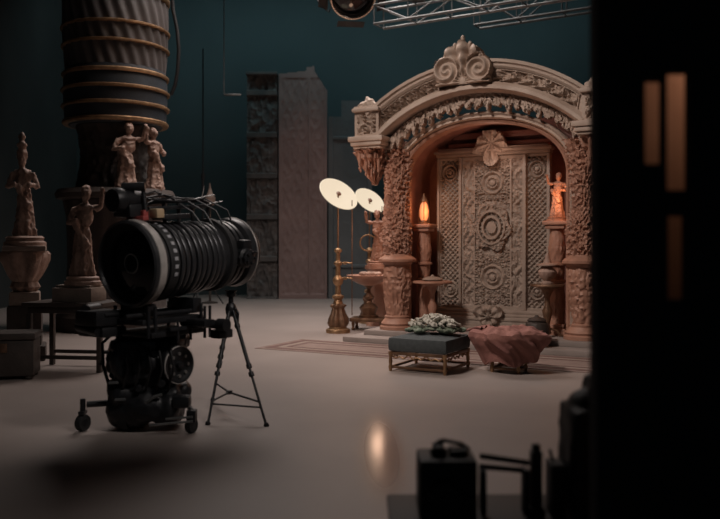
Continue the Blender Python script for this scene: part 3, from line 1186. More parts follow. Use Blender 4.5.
t, w = flat_at('scenery_tower', 'dark carved scenery tower left of the faded pink flat', 247, 277.5, 22.35, 6.22, 'flat_dark', tower_h, None, .3, .03)
MB().box((0, .02, 6.26), (w + .02, .5, .08), bev=.02).build('tower_cap', 'flat_dark', t)


def grey_h(x, z):
    e = min(.52 - abs(x), abs(z % 1.8 - .9))
    return .05 if e < .05 else .01 * leaves(x, z, .3)


t, w = flat_at('scenery_flat', 'grey blue scenery flat between the pink flat and the archway', 328.5, 372, 22.45, 5.55, 'flat_grey', grey_h,
               lambda x, z: z < 5.55 - (.45 if x < -.25 else 0))
MB().box((0, .24, 2.4), (.08, .10, 4.8), bev=.01).build('flat_brace', 'dark_wood', t)

# hanging practical bar in front of the back wall
Y = 19.
p0, p1, p2 = at(224, 70, Y), at(224, 94, Y), at(241, 94, Y)
t = thing('hanging_bar', 'thin hanging rod with short pale bar left of the dark scenery tower', 'hanging rod', (p1.x, Y, p1.z))
MB().cyl((p1.x, Y, p1.z), (p1.x, Y, 9.19), .012).build('rod', 'truss', t, world=True)
MB().box(((p1.x + p2.x) / 2, Y, p1.z - .02), (p2.x - p1.x, .05, .045), bev=.01).build('bar', 'steel', t, world=True)

# thin tall stand behind the big lens
t = thing('light_stand', 'thin tall light stand behind the big lens, before the teal wall', 'light stand', (at(203, 0, 20).x, 20, 0))
MB().cyl((0, 0, .5), (0, 0, 3.2), .03).cyl((0, 0, 3.2), (0, 0, 6.4), .018).build('stand_pole', 'black', t)
MB().lathe([(.05, 3.12), (.05, 3.28)], None, 14).build('stand_collar', 'black', t)
for k in range(3):
    a = 2 * pi * k / 3 + .3
    MB().tube([(.03 * cos(a), .03 * sin(a), .75), (.5 * cos(a), .5 * sin(a), .02)], .016, 8).build('stand_leg', 'black', t)
p = at(210, 186, 20.6)
t = thing('spired_lamp', 'small dim spired lamp on a post beside the thin light stand', 'lamp', (p.x, 20.6, 0))
MB().cyl((0, 0, .06), (0, 0, 2.5), .03).build('post', 'dark_wood', t)
MB().lathe([(.2, 0), (.2, .03), (.06, .06)], None, 20).build('foot', 'dark_wood', t)
MB().lathe([(.05, 2.5), (.13, 2.54), (.14, 2.72), (.08, 2.8), (.03, 2.95), (.008, 3.1)], None, 20).build('spire', 'statue', t)


# ------------------------------------------------------------------ truss and stage lamps
def truss(name, label, p, q, wd, ht, bays, m='truss'):
    p, q = Vector(p), Vector(q)
    L = (q - p).length
    t_ = thing(name, label, 'truss', p, atan2((q - p).y, (q - p).x))
    for (y, z) in ((0, 0), (wd, 0), (0, ht), (wd, ht)):
        MB().cyl((0, y, z), (L, y, z), .026, seg=12).build('chord', m, t_)
    for y in (0, wd):
        mb_ = MB()
        for k in range(bays):
            x0, x1 = L * k / bays, L * (k + 1) / bays
            mb_.cyl((x0, y, 0), (x0, y, ht), .014, seg=8)
            mb_.cyl((x0, y, 0 if k % 2 else ht), (x1, y, ht if k % 2 else 0), .014, seg=8)
        mb_.cyl((L, y, 0), (L, y, ht), .014, seg=8)
        mb_.build('lacing', m, t_)
    for k in range(bays + 1):
        x0 = L * k / bays
        for z in (0, ht):
            MB().cyl((x0, 0, z), (x0, wd, z), .012, seg=8).build('cross_tie', m, t_)
    for f in (.15, .85):
        MB().cyl((L * f, wd / 2, ht), (L * f, wd / 2, 9.19 - p.z), .012, seg=8).build('hanger', m, t_)
    return t_


d = Vector((2.03, -1.2, 0)).normalized()
pA = at(374, 24, 14.5)
truss('lighting_truss', 'pale metal lighting truss above the archway, with lamps at its end', pA, pA + d * 6.2, .36, .34, 9)
pB = at(474, 25, 15.6)
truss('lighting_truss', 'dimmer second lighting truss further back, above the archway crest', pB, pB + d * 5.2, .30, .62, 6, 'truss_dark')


def stage_lamp(label, c, R, L, aim, top, m='can'):
    c = Vector(c)
    t_ = thing('stage_lamp', label, 'stage lamp', c)
    f = frame(Vector(aim))
    MB().lathe([(R * .55, -L), (R * .8, -L * .92), (R * .9, -L * .6), (R * .97, -L * .2), (R, 0), (R * .93, .0), (R * .88, -L * .18)], f, 48,
               lambda r, a, z: r * (1 + (.02 if z < -L * .3 else 0) * cos(20 * a))).build('lamp_can', m, t_)
    MB().torus(f @ Matrix.Translation((0, 0, .0)), R * .97, R * .07, 48, 10).build('front_rim', 'bright_rim', t_)
    MB().lathe([(.01, -L * .10), (R * .4, -L * .105), (R * .86, -L * .18), (R * .86, -L * .22), (.01, -L * .22)], f, 40).build('lamp_lens', 'lensglass', t_)
    # barn doors
    mb_ = MB()
    for k in range(4):
        g = f @ Matrix.Rotation(k * pi / 2, 4, 'Z') @ Matrix.Translation((0, R * 1.08, .02)) @ Matrix.Rotation(-.7, 4, 'X')
        mb_.box((0, R * .26, 0), (R * 1.2, R * .5, .012), g)
    mb_.build('barn_door', 'can', t_)
    mb_ = MB()
    side = f.to_3x3() @ Vector((1, 0, 0))
    side.z = 0
    side.normalize()
    ctr = f @ Vector((0, 0, -L * .45))
    pts_ = [ctr + side * (R * 1.12) + Vector((0, 0, -.04)), ctr + side * (R * 1.14) + Vector((0, 0, R * .7)), ctr + Vector((0, 0, R * 1.35)), ctr - side * (R * 1.14) + Vector((0, 0, R * .7)), ctr - side * (R * 1.12) + Vector((0, 0, -.04))]
    mb_.tube(pts_, .022, 8)
    mb_.cyl(ctr + Vector((0, 0, R * 1.33)), ctr + Vector((0, 0, top - c.z)), .018)
    mb_.cyl(ctr + side * R * .8, ctr + side * R * 1.18, .03).cyl(ctr - side * R * .8, ctr - side * R * 1.18, .03)
    mb_.build('yoke', 'can', t_)
    return t_


c = at(353, -3, 14.6)
t = stage_lamp('large round stage lamp hanging beside the left end of the near truss', c, .42, .58, (.10, -.8, -.62), 9.19)
mb = MB().tube([Vector((-.30, .1, .05)), Vector((-.45, .1, -.25)), Vector((-.62, .12, -.10)), Vector((-.9, .2, .6)), Vector((-1.2, .3, 3.3))], .014, 8)
mb.build('power_cable', 'cable', t)
c = at(421, -13, 14.4)
stage_lamp('smaller stage lamp above the near truss, right of the large lamp', c, .22, .36, (.15, -.7, -.7), 9.19)

# ------------------------------------------------------------------ banded column at the left
cx, cy = -4.42, 14.5
t = thing('banded_column', 'huge dark column with gold bands and spiral flutes, at the left', 'column', (cx, cy, 0))


def rfl(r, a, z):
    return r * (1 + .022 * cos(26 * a + z * 6.5))


pr = [(.86, 4.62 + i * .03) for i in range(0, 62)]
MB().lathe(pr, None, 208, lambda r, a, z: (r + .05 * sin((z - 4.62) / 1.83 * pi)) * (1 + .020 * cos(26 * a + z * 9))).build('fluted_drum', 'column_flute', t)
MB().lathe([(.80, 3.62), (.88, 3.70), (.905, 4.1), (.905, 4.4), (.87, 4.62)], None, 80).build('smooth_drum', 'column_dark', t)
for z, r, h in ((3.68, .905, .075), (3.96, .925, .06), (4.24, .93, .06), (4.52, .915, .07), (5.02, .925, .05), (5.34, .935, .05), (5.92, .93, .11)):
    MB().lathe([(r - .05, z - h / 2), (r, z - h / 2), (r + .02, z - h / 4), (r + .02, z + h / 4), (r, z + h / 2), (r - .05, z + h / 2)], None, 80).build('gold_band', 'gold', t)
MB().lathe([(.90, 6.46), (1.0, 6.5), (1.02, 6.6), (.92, 6.66), (.9, 7.4)], None, 64).build('column_head', 'column_dark', t)
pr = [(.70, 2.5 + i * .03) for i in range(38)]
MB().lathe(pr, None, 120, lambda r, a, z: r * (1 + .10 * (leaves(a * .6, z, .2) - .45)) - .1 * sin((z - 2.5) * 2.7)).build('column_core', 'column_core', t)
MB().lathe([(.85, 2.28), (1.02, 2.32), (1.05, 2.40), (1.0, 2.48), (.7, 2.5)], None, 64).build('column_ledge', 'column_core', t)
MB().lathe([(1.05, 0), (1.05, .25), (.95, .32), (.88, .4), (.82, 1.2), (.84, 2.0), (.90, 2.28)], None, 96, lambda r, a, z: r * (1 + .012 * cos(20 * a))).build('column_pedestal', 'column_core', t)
for k, (a, h, arm) in enumerate(((-62, 1.16, 1), (-24, 1.12, -1))):
    a = radians(a)
    f = figure('column_figure', 'statue', h, k + 11, t, (.86 * cos(a), .86 * sin(a), 2.45), False, arm)
    f.rotation_euler.z = a + pi / 2

# hanging hose right of the column
t = thing('hanging_hose', 'thick dark hose hanging beside the right edge of the banded column', 'hose', (-3.2, 15.2, 3.2))
pts = [Vector((at(172, y, 15.2).x + dx, 15.2, at(172, y, 15.2).z)) for (y, dx) in ((95, -.02), (85, .06), (70, .11), (50, .13), (30, .10), (10, .02), (-20, -.02), (-60, 0), (-161, 0))]
MB().tube(pts, .035, 10).build('hose_tube', 'cable', t, world=True)

# ------------------------------------------------------------------ left statues, block, table, chest
def plinth(name, label, loc, rz, parts, m):
    t_ = thing(name, label, 'pedestal', loc, rz)
    for (nm, prof, seg, fl) in parts:
        MB().lathe(prof, None, seg, fl).build(nm, m, t_)
    return t_


sx_, sy_ = at(25, 0, 10.5).x, 10.5
t = thing('statue_pedestal', 'tall scroll topped pedestal under the slender spired statue, far left', 'pedestal', (sx_, sy_, 0), radians(20))
t.scale = (.84, .84, 1)
MB().box((0, 0, .10), (.62, .62, .20), bev=.03).box((0, 0, .45), (.50, .50, .52), bev=.03).build('pedestal_foot', 'dark_wood', t)
MB().box((0, 0, .80), (.44, .44, .18), bev=.03).build('pedestal_block', 'statue_block', t)
MB().lathe([(.15, .89), (.20, .95), (.17, 1.02), (.22, 1.10), (.29, 1.22), (.32, 1.30), (.33, 1.38), (.30, 1.42)], None, 64,
           lambda r, a, z: r * (1 + .10 * cos(6 * a) + .14 * (leaves(a * .3, z, .07) - .45))).build('carved_capital', 'statue', t)
MB().box((0, 0, 1.455), (.62, .62, .07), bev=.02).build('pedestal_cap', 'statue_block', t)
statue('slender statue with tall spired headdress on the far left pedestal', (sx_, sy_, 1.49), radians(15), 1.50, 2, spire=True, arm=0).scale = (.78, .78, 1)

tb = thing('prop_table', 'dark wooden prop table behind the camera rig, at the left', 'table', (-3.46, 9.72, 0), radians(-8))
MB().box((0, 0, .795), (1.02, .66, .05), bev=.012).build('table_top', 'dark_wood', tb)
MB().box((0, 0, .73), (.92, .56, .08), bev=.01).build('table_apron', 'dark_wood', tb)
for sx in (-1, 1):
    for sy in (-1, 1):
        MB().box((sx * .44, sy * .26, .345), (.06, .06, .69), bev=.012).build('table_leg', 'dark_wood', tb)
MB().box((0, -.26, .17), (.82, .035, .045), bev=.008).box((0, .26, .17), (.82, .035, .045), bev=.008).build('table_stretcher', 'dark_wood', tb)
t = thing('stone_block', 'pale stone block on the dark prop table, under a carved statue', 'block', (-3.40, 9.70, .821), radians(-8))
MB().box((0, 0, .085), (.50, .40, .17), bev=.012).box((0, 0, .185), (.44, .34, .03), bev=.01).build('block_body', 'statue_block', t)
statue('carved statue with raised arm on a pale block beside the big lens', (-3.36, 9.70, 1.021), radians(10), 1.20, 3, arm=1).scale = (.80, .80, 1)

t = thing('prop_chest', 'dark carved chest on the floor at the far left edge', 'chest', (-3.98, 9.05, 0), radians(12))
MB().box((0, 0, .24), (.62, .42, .40), bev=.02).build('chest_body', 'dark_wood', t)
MB().box((0, 0, .485), (.66, .46, .08), bev=.03).build('chest_lid', 'dark_wood', t)
mb = MB()
for s in (-1, 1):
    for q in (-1, 1):
        mb.lathe([(.035, 0), (.045, .02), (.03, .045)], Matrix.Translation((s * .25, q * .16, 0)), 12)
mb.build('chest_feet', 'dark_wood', t)
MB().box((0, -.22, .36), (.07, .02, .10), bev=.006).build('chest_latch', 'bronze', t)

# ------------------------------------------------------------------ the camera rig
RB = Vector((-1.72, 6.55, 0))
rig = thing('cinema_camera', 'giant black cinema camera lens on a wheeled black gear head, foreground left', 'camera', RB)
P1, P2 = Vector((-1.815, 6.22, 1.35)), Vector((-1.14, 7.26, 1.44))
AX = (P2 - P1).normalized()
BMX = Matrix.Translation(P1) @ frame(AX)
LEN = (P2 - P1).length
lens = MB().lathe([(.300, .13), (.302, .16), (.298, .27), (.288, .30), (.285, LEN - .30), (.27, LEN - .28), (.262, LEN - .12), (.268, LEN - .05)], BMX, 72).build('lens_barrel', 'barrel', rig, world=True)
# front ring and hood
MB().lathe([(.300, .14), (.325, .13), (.338, .10), (.342, .03), (.338, .0), (.322, -.012), (.312, .0), (.308, .04), (.296, .09)], BMX, 80).build('front_ring', 'barrel', lens, world=True)
MB().lathe([(.3365, .028), (.3475, .036), (.3475, .098), (.336, .106)], BMX, 80, cap=False).build('bright_band', 'rim', lens, world=True)
MB().lathe([(.308, .03), (.27, .06), (.262, .10), (.23, .11), (.222, .14), (.19, .145)], BMX, 80, cap=False).build('inner_rings', 'lensdark', lens, world=True)
MB().lathe([(.308, .10), (.26, .085), (.19, .065), (.12, .052), (.06, .046), (.005, .045)][::-1] + [(.308, .14)], BMX, 72).build('front_glass', 'lensglass', lens, world=True)
MB().lathe([(.07, .0445), (.075, .043), (.080, .0465)], BMX, 40, cap=False).build('coating_ring', 'rim', lens, world=True)
# knurled ring with marks
MB().lathe([(.300, .165), (.318, .168), (.320, .20), (.320, .255), (.316, .262), (.300, .264)], BMX, 96, lambda r, a, z: r + (.004 * (1 if cos(48 * a) > 0 else 0) if .17 < z < .26 and r > .31 else 0)).build('knurled_ring', 'rubber', lens, world=True)
for k in range(10):
    a = radians(98 + k * 11)
    m = BMX @ Matrix.Rotation(a, 4, 'Z') @ Matrix.Translation((.3265, 0, .215))
    MB().box((0, 0, 0), (.006, .030, .035), m, bev=.002).build('scale_mark', 'mark', lens, world=True)
# ribs
zs = [.30 + i * .063 for i in range(9)]
for i, z in enumerate(zs):
    R = .316 - .0025 * i + (.006 if i % 3 == 0 else 0)
    MB().lathe([(.284, z - .022), (R - .004, z - .020), (R, z - .014), (R, z + .012), (R - .004, z + .018), (.284, z + .022)], BMX, 80).build('barrel_rib', 'barrel', lens, world=True)
MB().lathe([(.284, LEN - .37), (.315, LEN - .36), (.318, LEN - .32), (.300, LEN - .29), (.28, LEN - .285)], BMX, 80).build('gear_ring', 'rubber', lens, world=True)
for z, R in ((LEN - .235, .292), (LEN - .175, .290)):
    MB().lathe([(.262, z - .022), (R, z - .018), (R, z + .014), (.262, z + .02)], BMX, 80).build('barrel_rib', 'barrel', lens, world=True)
MB().lathe([(.262, LEN - .12), (.300, LEN - .10), (.308, LEN - .06), (.308, LEN - .01), (.295, LEN + .01), (.24, LEN + .015), (.2, LEN)], BMX, 80).build('rear_ring', 'barrel', lens, world=True)
MB().torus(BMX @ Matrix.Translation((0, 0, LEN - .035)), .307, .007, 80, 8).build('rear_rim_edge', 'rim', lens, world=True)
# side focus motor facing the viewer
sd = (Vector((.75, -.62, -.10)) - AX * Vector((.75, -.62, -.10)).dot(AX)).normalized()
fc = P1 + AX * (LEN - .22) + sd * .30
mb = MB()
m = Matrix.Translation(fc) @ frame(sd)
mb.lathe([(.085, -.04), (.09, .0), (.09, .035), (.07, .05), (.07, .075), (.035, .09)], m, 24, lambda r, a, z: r * (1 + .06 * cos(10 * a)))
mb.build('focus_knob', 'black', lens, world=True)
mb = MB()
for k in range(5):
    a = k * 1.256
    mb.cyl(m @ Vector((.05 * cos(a), .05 * sin(a), .07)), m @ Vector((.05 * cos(a), .05 * sin(a), .10)), .012, seg=10)
mb.box((.0, .10, .0), (.10, .10, .08), m, bev=.015).box((.1, .02, .0), (.13, .07, .06), m, bev=.015)
mb.build('focus_motor', 'black', lens, world=True)

# top handle rail, viewfinder, boxes
UP = (Vector((0, 0, 1)) - AX * AX.z).normalized()


def on_top(s, h, side=0.):
    return P1 + AX * s + UP * h + Vector((AX.y, -AX.x, 0)).normalized() * side


mb = MB()
mb.tube([on_top(.22, .33), on_top(.22, .45), on_top(.30, .475), on_top(.85, .475), on_top(.93, .45), on_top(.93, .30)], .017, 10)
mb.box((0, 0, 0), (.09, .03, .72), Matrix.Translation(on_top(.58, .425)) @ frame(AX), bev=.01)
for s in (.42, .58, .74):
    mb.cyl(on_top(s, .30), on_top(s, .47), .016)
mb.build('top_handle', 'black', rig, world=True)
mb = MB()
fm_ = Matrix.Translation(on_top(.02, .50, -.03)) @ frame(AX)
mb.lathe([(.085, -.10), (.095, -.08), (.095, -.02), (.075, .0), (.075, .16), (.06, .20)], fm_, 24)
vf = mb.build('viewfinder', 'black', rig, world=True)
mb = MB()
mb.box((0, 0, 0), (.20, .10, .16), Matrix.Translation(on_top(.10, .415, -.05)) @ frame(AX), bev=.02)
mb.cyl(on_top(.05, .60, -.06), on_top(.16, .60, .08), .035).cyl(on_top(.0, .45, -.17), on_top(.04, .52, -.10), .03)
mb.cyl(on_top(.10, .36, -.13), on_top(.18, .58, -.13), .022).cyl(on_top(.16, .40, .07), on_top(.16, .62, .05), .018)
mb.build('finder_bracket', 'black', vf, world=True)
MB().box((0, 0, 0), (.19, .035, .06), Matrix.Translation(on_top(.12, .352, .02)) @ frame(AX), bev=.008).box((0, 0, 0), (.05, .06, .05), Matrix.Translation(on_top(.15, .385, .06)) @ frame(AX), bev=.008).build('red_clamp', 'redtape', rig, world=True)
MB().box((0, 0, 0), (.09, .075, .08), Matrix.Translation(on_top(.22, .385, .13)) @ frame(AX), bev=.012).build('tan_battery', 'tan', rig, world=True)
MB().box((0, 0, 0), (.14, .04, .30), Matrix.Translation(on_top(.40, .352, .10)) @ frame(AX), bev=.012).build('side_plate', 'black', rig, world=True)
mb = MB()
mb.cyl(on_top(.85, .47), on_top(.90, .60), .006, .003, 8).cyl(on_top(.93, .44), on_top(1.12, .46), .006, .004, 8).cyl(on_top(.62, .47), on_top(.98, .52, .04), .005, .004, 8)
mb.build('antenna', 'steel', rig, world=True)
# loose cables over the top
mb = MB()
for k in range(4):
    s0, s1 = .05 + .05 * k, .5 + .12 * k
    mb.tube([on_top(s0, .50, .02 * k), on_top((s0 + s1) / 2, .56 - .03 * k, .06), on_top(s1, .49, .03), on_top(s1 + .12, .38, .12 + .02 * k), on_top(s1 + .15, .26, .20)], .008, 6)
mb.build('cable_loop', 'cable', rig, world=True)

# base plate, rods, risers
BD = Vector((AX.x, AX.y, 0)).normalized()
SD = Vector((BD.y, -BD.x, 0))


def rp(s, side, z):
    p_ = P1 + BD * s + SD * side
    return Vector((p_.x, p_.y, z))


def rm(s, side, z):
    return Matrix.Translation(rp(s, side, z)) @ Matrix.Rotation(atan2(BD.y, BD.x), 4, 'Z')


mb = MB()
for s in (-.12, .12):
    mb.cyl(rp(-.12, s, .955), rp(.70, s, .955), .02)
mb.build('support_rod', 'black', rig, world=True)
mb = MB().box((0, 0, 0), (.66, .36, .045), rm(.33, 0, .90), bev=.01).box((0, 0, 0), (.56, .46, .04), rm(.33, 0, .80), bev=.01)
mb.box((0, 0, 0), (.10, .30, .10), rm(.12, 0, .99), bev=.015).box((0, 0, 0), (.10, .30, .12), rm(.62, 0, 1.0), bev=.015)
mb.build('base_plate', 'black', rig, world=True)
for s in (.05, .12, .62):
    for q in (-.19, .19):
        MB().cyl(rp(s, q, .78), rp(s, q, 1.02), .014).build('riser_post', 'black', rig, world=True)
MB().box((0, 0, 0), (.46, .05, .03), rm(.42, .26, .84), bev=.006).build('side_rail', 'black', rig, world=True)
for s in (.28, .42, .58, .64):
    MB().cyl(rp(s, .27, .74), rp(s, .27, 1.0 if s > .5 else .9), .012).build('side_post', 'black', rig, world=True)
# accessory boxes left
mb = MB().box((0, 0, 0), (.28, .26, .12), rm(-.06, -.24, .93), bev=.02).box((0, 0, 0), (.24, .30, .08), rm(-.02, -.26, .82), bev=.02)
mb.cyl(rp(-.15, -.30, .99), rp(.02, -.36, .99), .045).cyl(rp(-.15, -.14, .83), rp(-.15, -.38, .86), .04)
mb.build('battery_pack', 'black', rig, world=True)
mb = MB()
mb.cyl(rp(.55, .05, .86), rp(.55, .52, .86), .035).cyl(rp(.55, .45, .86), rp(.55, .54, .86), .05)
mb.box((0, 0, 0), (.12, .20, .05), rm(.42, .38, .885), bev=.01).box((0, 0, 0), (.16, .10, .07), rm(.62, .42, .78), bev=.01)
mb.build('control_bar', 'black', rig, world=True)

# geared head: big rounded body with cranks and a hand wheel facing right
hx, hy = -1.74, 6.62
mb = MB()
mb.box((hx - .03, hy, .60), (.52, .42, .28), bev=.06)
mb.box((hx - .02, hy, .42), (.50, .40, .20), bev=.06).box((hx - .22, hy - .12, .55), (.16, .22, .16), bev=.03).box((hx - .14, hy - .2, .70), (.22, .12, .08), bev=.02)
mb.cyl((hx - .30, hy - .05, .62), (hx - .20, hy - .05, .62), .06).cyl((hx - .02, hy - .26, .66), (hx - .02, hy - .18, .66), .055)
mb.box((hx - .10, hy - .08, .66), (.34, .34, .16), bev=.06, rz=.3).box((hx + .12, hy, .70), (.36, .28, .12), bev=.04, rz=-.2)
mb.lathe([(.16, -.2), (.20, -.16), (.20, .16), (.16, .2)], Matrix.Translation((hx - .12, hy - .05, .56)) @ Matrix.Rotation(pi / 2, 4, 'X') @ Matrix.Rotation(.4, 4, 'Y'), 32)
mb.box((hx, hy, .40), (.34, .36, .22), bev=.05)
mb.ell((hx - .19, hy - .1, .48), (.10, .14, .12)).ell((hx + .05, hy - .19, .56), (.14, .09, .10))
head = mb.build('gear_head', 'black', rig, world=True)
fuse(head, .014, .006, 14)
mb = MB()
wn = Vector((.80, -.58, .02)).normalized()
wc = Vector((-1.475, 6.45, .535))
m = Matrix.Translation(wc) @ frame(wn)
mb.lathe([(.15, -.09), (.158, -.07), (.158, .02), (.145, .035), (.12, .03), (.11, .022), (.03, .02), (.028, .05), (.01, .055)], m, 48)
mb.build('hand_wheel', 'black', rig, world=True)
MB().torus(m @ Matrix.Translation((0, 0, .028)), .148, .006, 48, 8).build('wheel_edge', 'rim', rig, world=True)
for k in range(8):
    a = k * pi / 4
    MB().cyl(m @ Vector((.09 * cos(a), .09 * sin(a), .02)), m @ Vector((.09 * cos(a), .09 * sin(a), .034)), .014, seg=10).build('wheel_bolt', 'steel', rig, world=True)
# top clamp plate on the head
mb = MB().box((hx + .03, hy, .755), (.56, .30, .035), bev=.01, rz=.12)
for q in (-.2, -.05, .12, .26):
    mb.cyl((hx + q, hy - .16, .74), (hx + q + .02, hy - .17, .80), .018)
mb.build('clamp_plate', 'black', rig, world=True)
MB().box((hx - .22, hy - .252, .405), (.075, .03, .022), bev=.005, rz=.2).build('nickel_latch', 'steel', rig, world=True)
MB().box((hx - .16, hy - .282, .275), (.085, .02, .02), bev=.005, rz=.1).build('nickel_latch', 'steel', rig, world=True)
MB().tube([(hx + .02, hy - .275, .245), (hx + .07, hy - .29, .265), (hx + .11, hy - .285, .30), (hx + .17, hy - .28, .315)], .012, 8).build('nickel_lever', 'steel', rig, world=True)
# dolly body
mb = MB()
mb.box((hx, hy, .24), (.58, .48, .26), bev=.07).box((hx - .22, hy - .1, .34), (.16, .2, .14), bev=.03).box((hx + .2, hy - .14, .34), (.14, .16, .12), bev=.03).box((hx - .08, hy - .05, .30), (.40, .40, .12), bev=.05, rz=.25)
mb.lathe([(.13, -.15), (.165, -.11), (.165, .11), (.13, .15)], Matrix.Translation((hx - .13, hy - .10, .175)) @ Matrix.Rotation(pi / 2, 4, 'Y') @ Matrix.Rotation(.2, 4, 'X'), 32)
mb.lathe([(.12, -.1), (.15, -.07), (.15, .07), (.12, .1)], Matrix.Translation((hx + .18, hy - .12, .19)) @ Matrix.Rotation(pi / 2, 4, 'Y') @ Matrix.Rotation(.2, 4, 'X'), 32)
mb.ell((hx + .02, hy - .20, .20), (.20, .10, .12)).ell((hx + .26, hy, .30), (.09, .10, .08))
dol = mb.build('dolly_body', 'black', rig, world=True)
fuse(dol, .014, .006, 13)
# small fittings on the head and dolly: knobs, a crank, side plates
for (dx, dy, z, r, l) in ((-.20, -.25, .60, .035, .05), (-.05, -.24, .52, .045, .05), (.10, -.25, .64, .03, .05), (-.24, -.22, .46, .03, .05), (.16, -.26, .40, .035, .06), (-.02, -.27, .36, .028, .05)):
    MB().lathe([(r, 0), (r, l * .7), (r * .8, l), (r * .3, l)], Matrix.Translation((hx + dx, hy + dy + .03, z)) @ frame((.1, -1, 0)), 18,
               lambda q, a, zz: q * (1 + .05 * cos(10 * a))).build('adjusting_knob', 'black', rig, world=True)
MB().tube([(hx - .27, hy - .05, .62), (hx - .36, hy - .07, .62), (hx - .37, hy - .08, .55), (hx - .37, hy - .12, .53)], .012, 8).build('crank_handle', 'black', rig, world=True)
MB().box((hx - .04, hy - .235, .68), (.30, .02, .10), bev=.006).box((hx - .06, hy - .235, .47), (.22, .02, .07), bev=.006).build('side_cover', 'barrel', rig, world=True)
MB().tube([(hx - .26, hy - .05, .80), (hx - .36, hy - .10, .70), (hx - .34, hy - .14, .52), (hx - .29, hy - .16, .38), (hx - .26, hy - .16, .30)], .014, 8).build('cable_loop', 'cable', rig, world=True)
# wheels
def wheel(c, R, w_, axis, nm='dolly_wheel'):
    m_ = Matrix.Translation(c) @ frame(axis)
    o_ = MB().lathe([(R * .5, -w_ / 2), (R * .93, -w_ / 2), (R, -w_ * .3), (R, w_ * .3), (R * .93, w_ / 2), (R * .5, w_ / 2)], m_, 28).build(nm, 'rubber', rig, world=True)
    MB().lathe([(R * .45, -w_ * .55), (R * .5, -w_ * .4), (R * .5, w_ * .4), (R * .45, w_ * .55)], m_, 20).build('wheel_hub', 'black', o_, world=True)
    return o_


wheel(Vector((hx - .14, hy - .14, .11)), .11, .09, (.95, -.3, 0))
wheel(Vector((hx + .17, hy + .14, .11)), .11, .09, (.95, -.3, 0))
wheel(Vector((hx - .14, hy + .18, .11)), .11, .09, (.95, -.3, 0))
# caster arm to the left
cxl, cyl_ = -2.235, 6.45
mb = MB().tube([(hx - .20, hy - .08, .21), (hx - .32, hy - .12, .215), (cxl + .03, cyl_, .215)], .026, 10)
mb.cyl((cxl, cyl_, .14), (cxl, cyl_, .26), .022).box((cxl, cyl_, .15), (.05, .09, .03), bev=.008)
mb.box((hx - .27, hy - .11, .20), (.07, .09, .11), bev=.015)
mb.build('outrigger_arm', 'black', rig, world=True)
wheel(Vector((cxl, cyl_, .068)), .068, .055, (.9, -.4, 0), 'caster_wheel')
cxr, cyr = -1.345, 6.40
mb = MB().tube([(hx + .22, hy - .06, .21), (hx + .33, hy - .06, .19), (cxr, cyr, .17)], .022, 10)
mb.box((cxr, cyr, .135), (.075, .085, .10), bev=.012).box((cxr - .08, cyr, .25), (.14, .12, .10), bev=.03)
mb.build('outrigger_arm', 'black', rig, world=True)
wheel(Vector((cxr, cyr - .02, .06)), .06, .05, (.9, -.4, 0), 'caster_wheel')
MB().cyl((hx + .08, hy - .32, .08), (cxr + .02, cyr - .07, .105), .010).cyl((hx + .2, hy - .28, .12), (cxr + .02, cyr - .07, .14), .010).build('steel_bar', 'steel', rig, world=True)
mb = MB()
for k in range(5):
    a0 = Vector((hx - .15 + .09 * k, hy - .18, .72))
    mb.tube([a0, a0 + Vector((.03, -.10, -.06)), a0 + Vector((.06, -.13, -.20)), a0 + Vector((.02, -.10, -.33)), a0 + Vector((-.02, -.02, -.42))], .010, 6)
mb.build('cable_loop', 'cable', rig, world=True)

# ------------------------------------------------------------------ tripod under the rear of the lens
TC = Vector((-1.155, 7.16, 0))
tri = thing('tripod', 'thin black tripod with spreader bars under the rear of the big lens', 'tripod', TC)
hub = TC + Vector((0, 0, .93))
MB().lathe([(.02, .86), (.045, .88), (.05, .93), (.04, .97), (.022, .985), (.022, 1.03), (.04, 1.04), (.045, 1.07), (.03, 1.08), (.055, 1.085), (.055, 1.095)], Matrix.Translation(TC), 20).build('tripod_head', 'black', tri, world=True)
feet = [Vector((-1.27, 6.68, 0)), Vector((-.775, 6.62, 0)), Vector((-1.42, 7.72, 0))]
for i, f in enumerate(feet):
    dr = Vector((f.x - TC.x, f.y - TC.y, 0)).normalized()
    a = hub + dr * .045 + Vector((0, 0, -.02))
    mid = a.lerp(f, .5)
    lg = MB().cyl(a, mid, .017).cyl(mid, f + Vector((0, 0, .005)), .011)
    for q in (.12, .48, .55) if i != 0 else (.12, .22, .32, .40, .48, .55):
        pp = a.lerp(f, q)
        lg.cyl(pp, a.lerp(f, q + .03), .024)
    lg = lg.build('tripod_leg', 'black', tri, world=True)
    MB().lathe([(.022, 0), (.024, .012), (.014, .03)], Matrix.Translation(f), 12).build('rubber_foot', 'rubber', lg, world=True)
ct = Vector((TC.x, TC.y - .10, .20))
mb = MB()
for f in feet:
    pp = (hub + Vector((0, 0, -.02))).lerp(f, .80)
    mb.cyl(ct, pp, .009)
q0 = (hub).lerp(feet[0], .83)
q1 = (hub).lerp(feet[1], .85)
mb.cyl(q0, q1, .008)
mb.lathe([(.03, -.015), (.03, .015)], Matrix.Translation(ct), 14)
mb.build('spreader_bar', 'black', tri, world=True)
a = hub + Vector((.05, -.04, 0))
MB().tube([a, a + Vector((.02, -.03, -.03)), a + Vector((.02, -.03, -.12))], .014, 8).build('pan_handle', 'black', tri, world=True)

# ------------------------------------------------------------------ foreground: black flat with slots, board behind it, equipment
FY = 2.3
fx0 = (597 - 360) / F * FY
t = thing('black_flat', 'black scenery flat with tall slots filling the foreground at the right', 'scenery flat', (1.45, FY, 0))
HT = 3.2


def fpx(x):
    return (x - 360) / F * FY


def fpz(y):
    return CH + (HZ - y) / F * FY


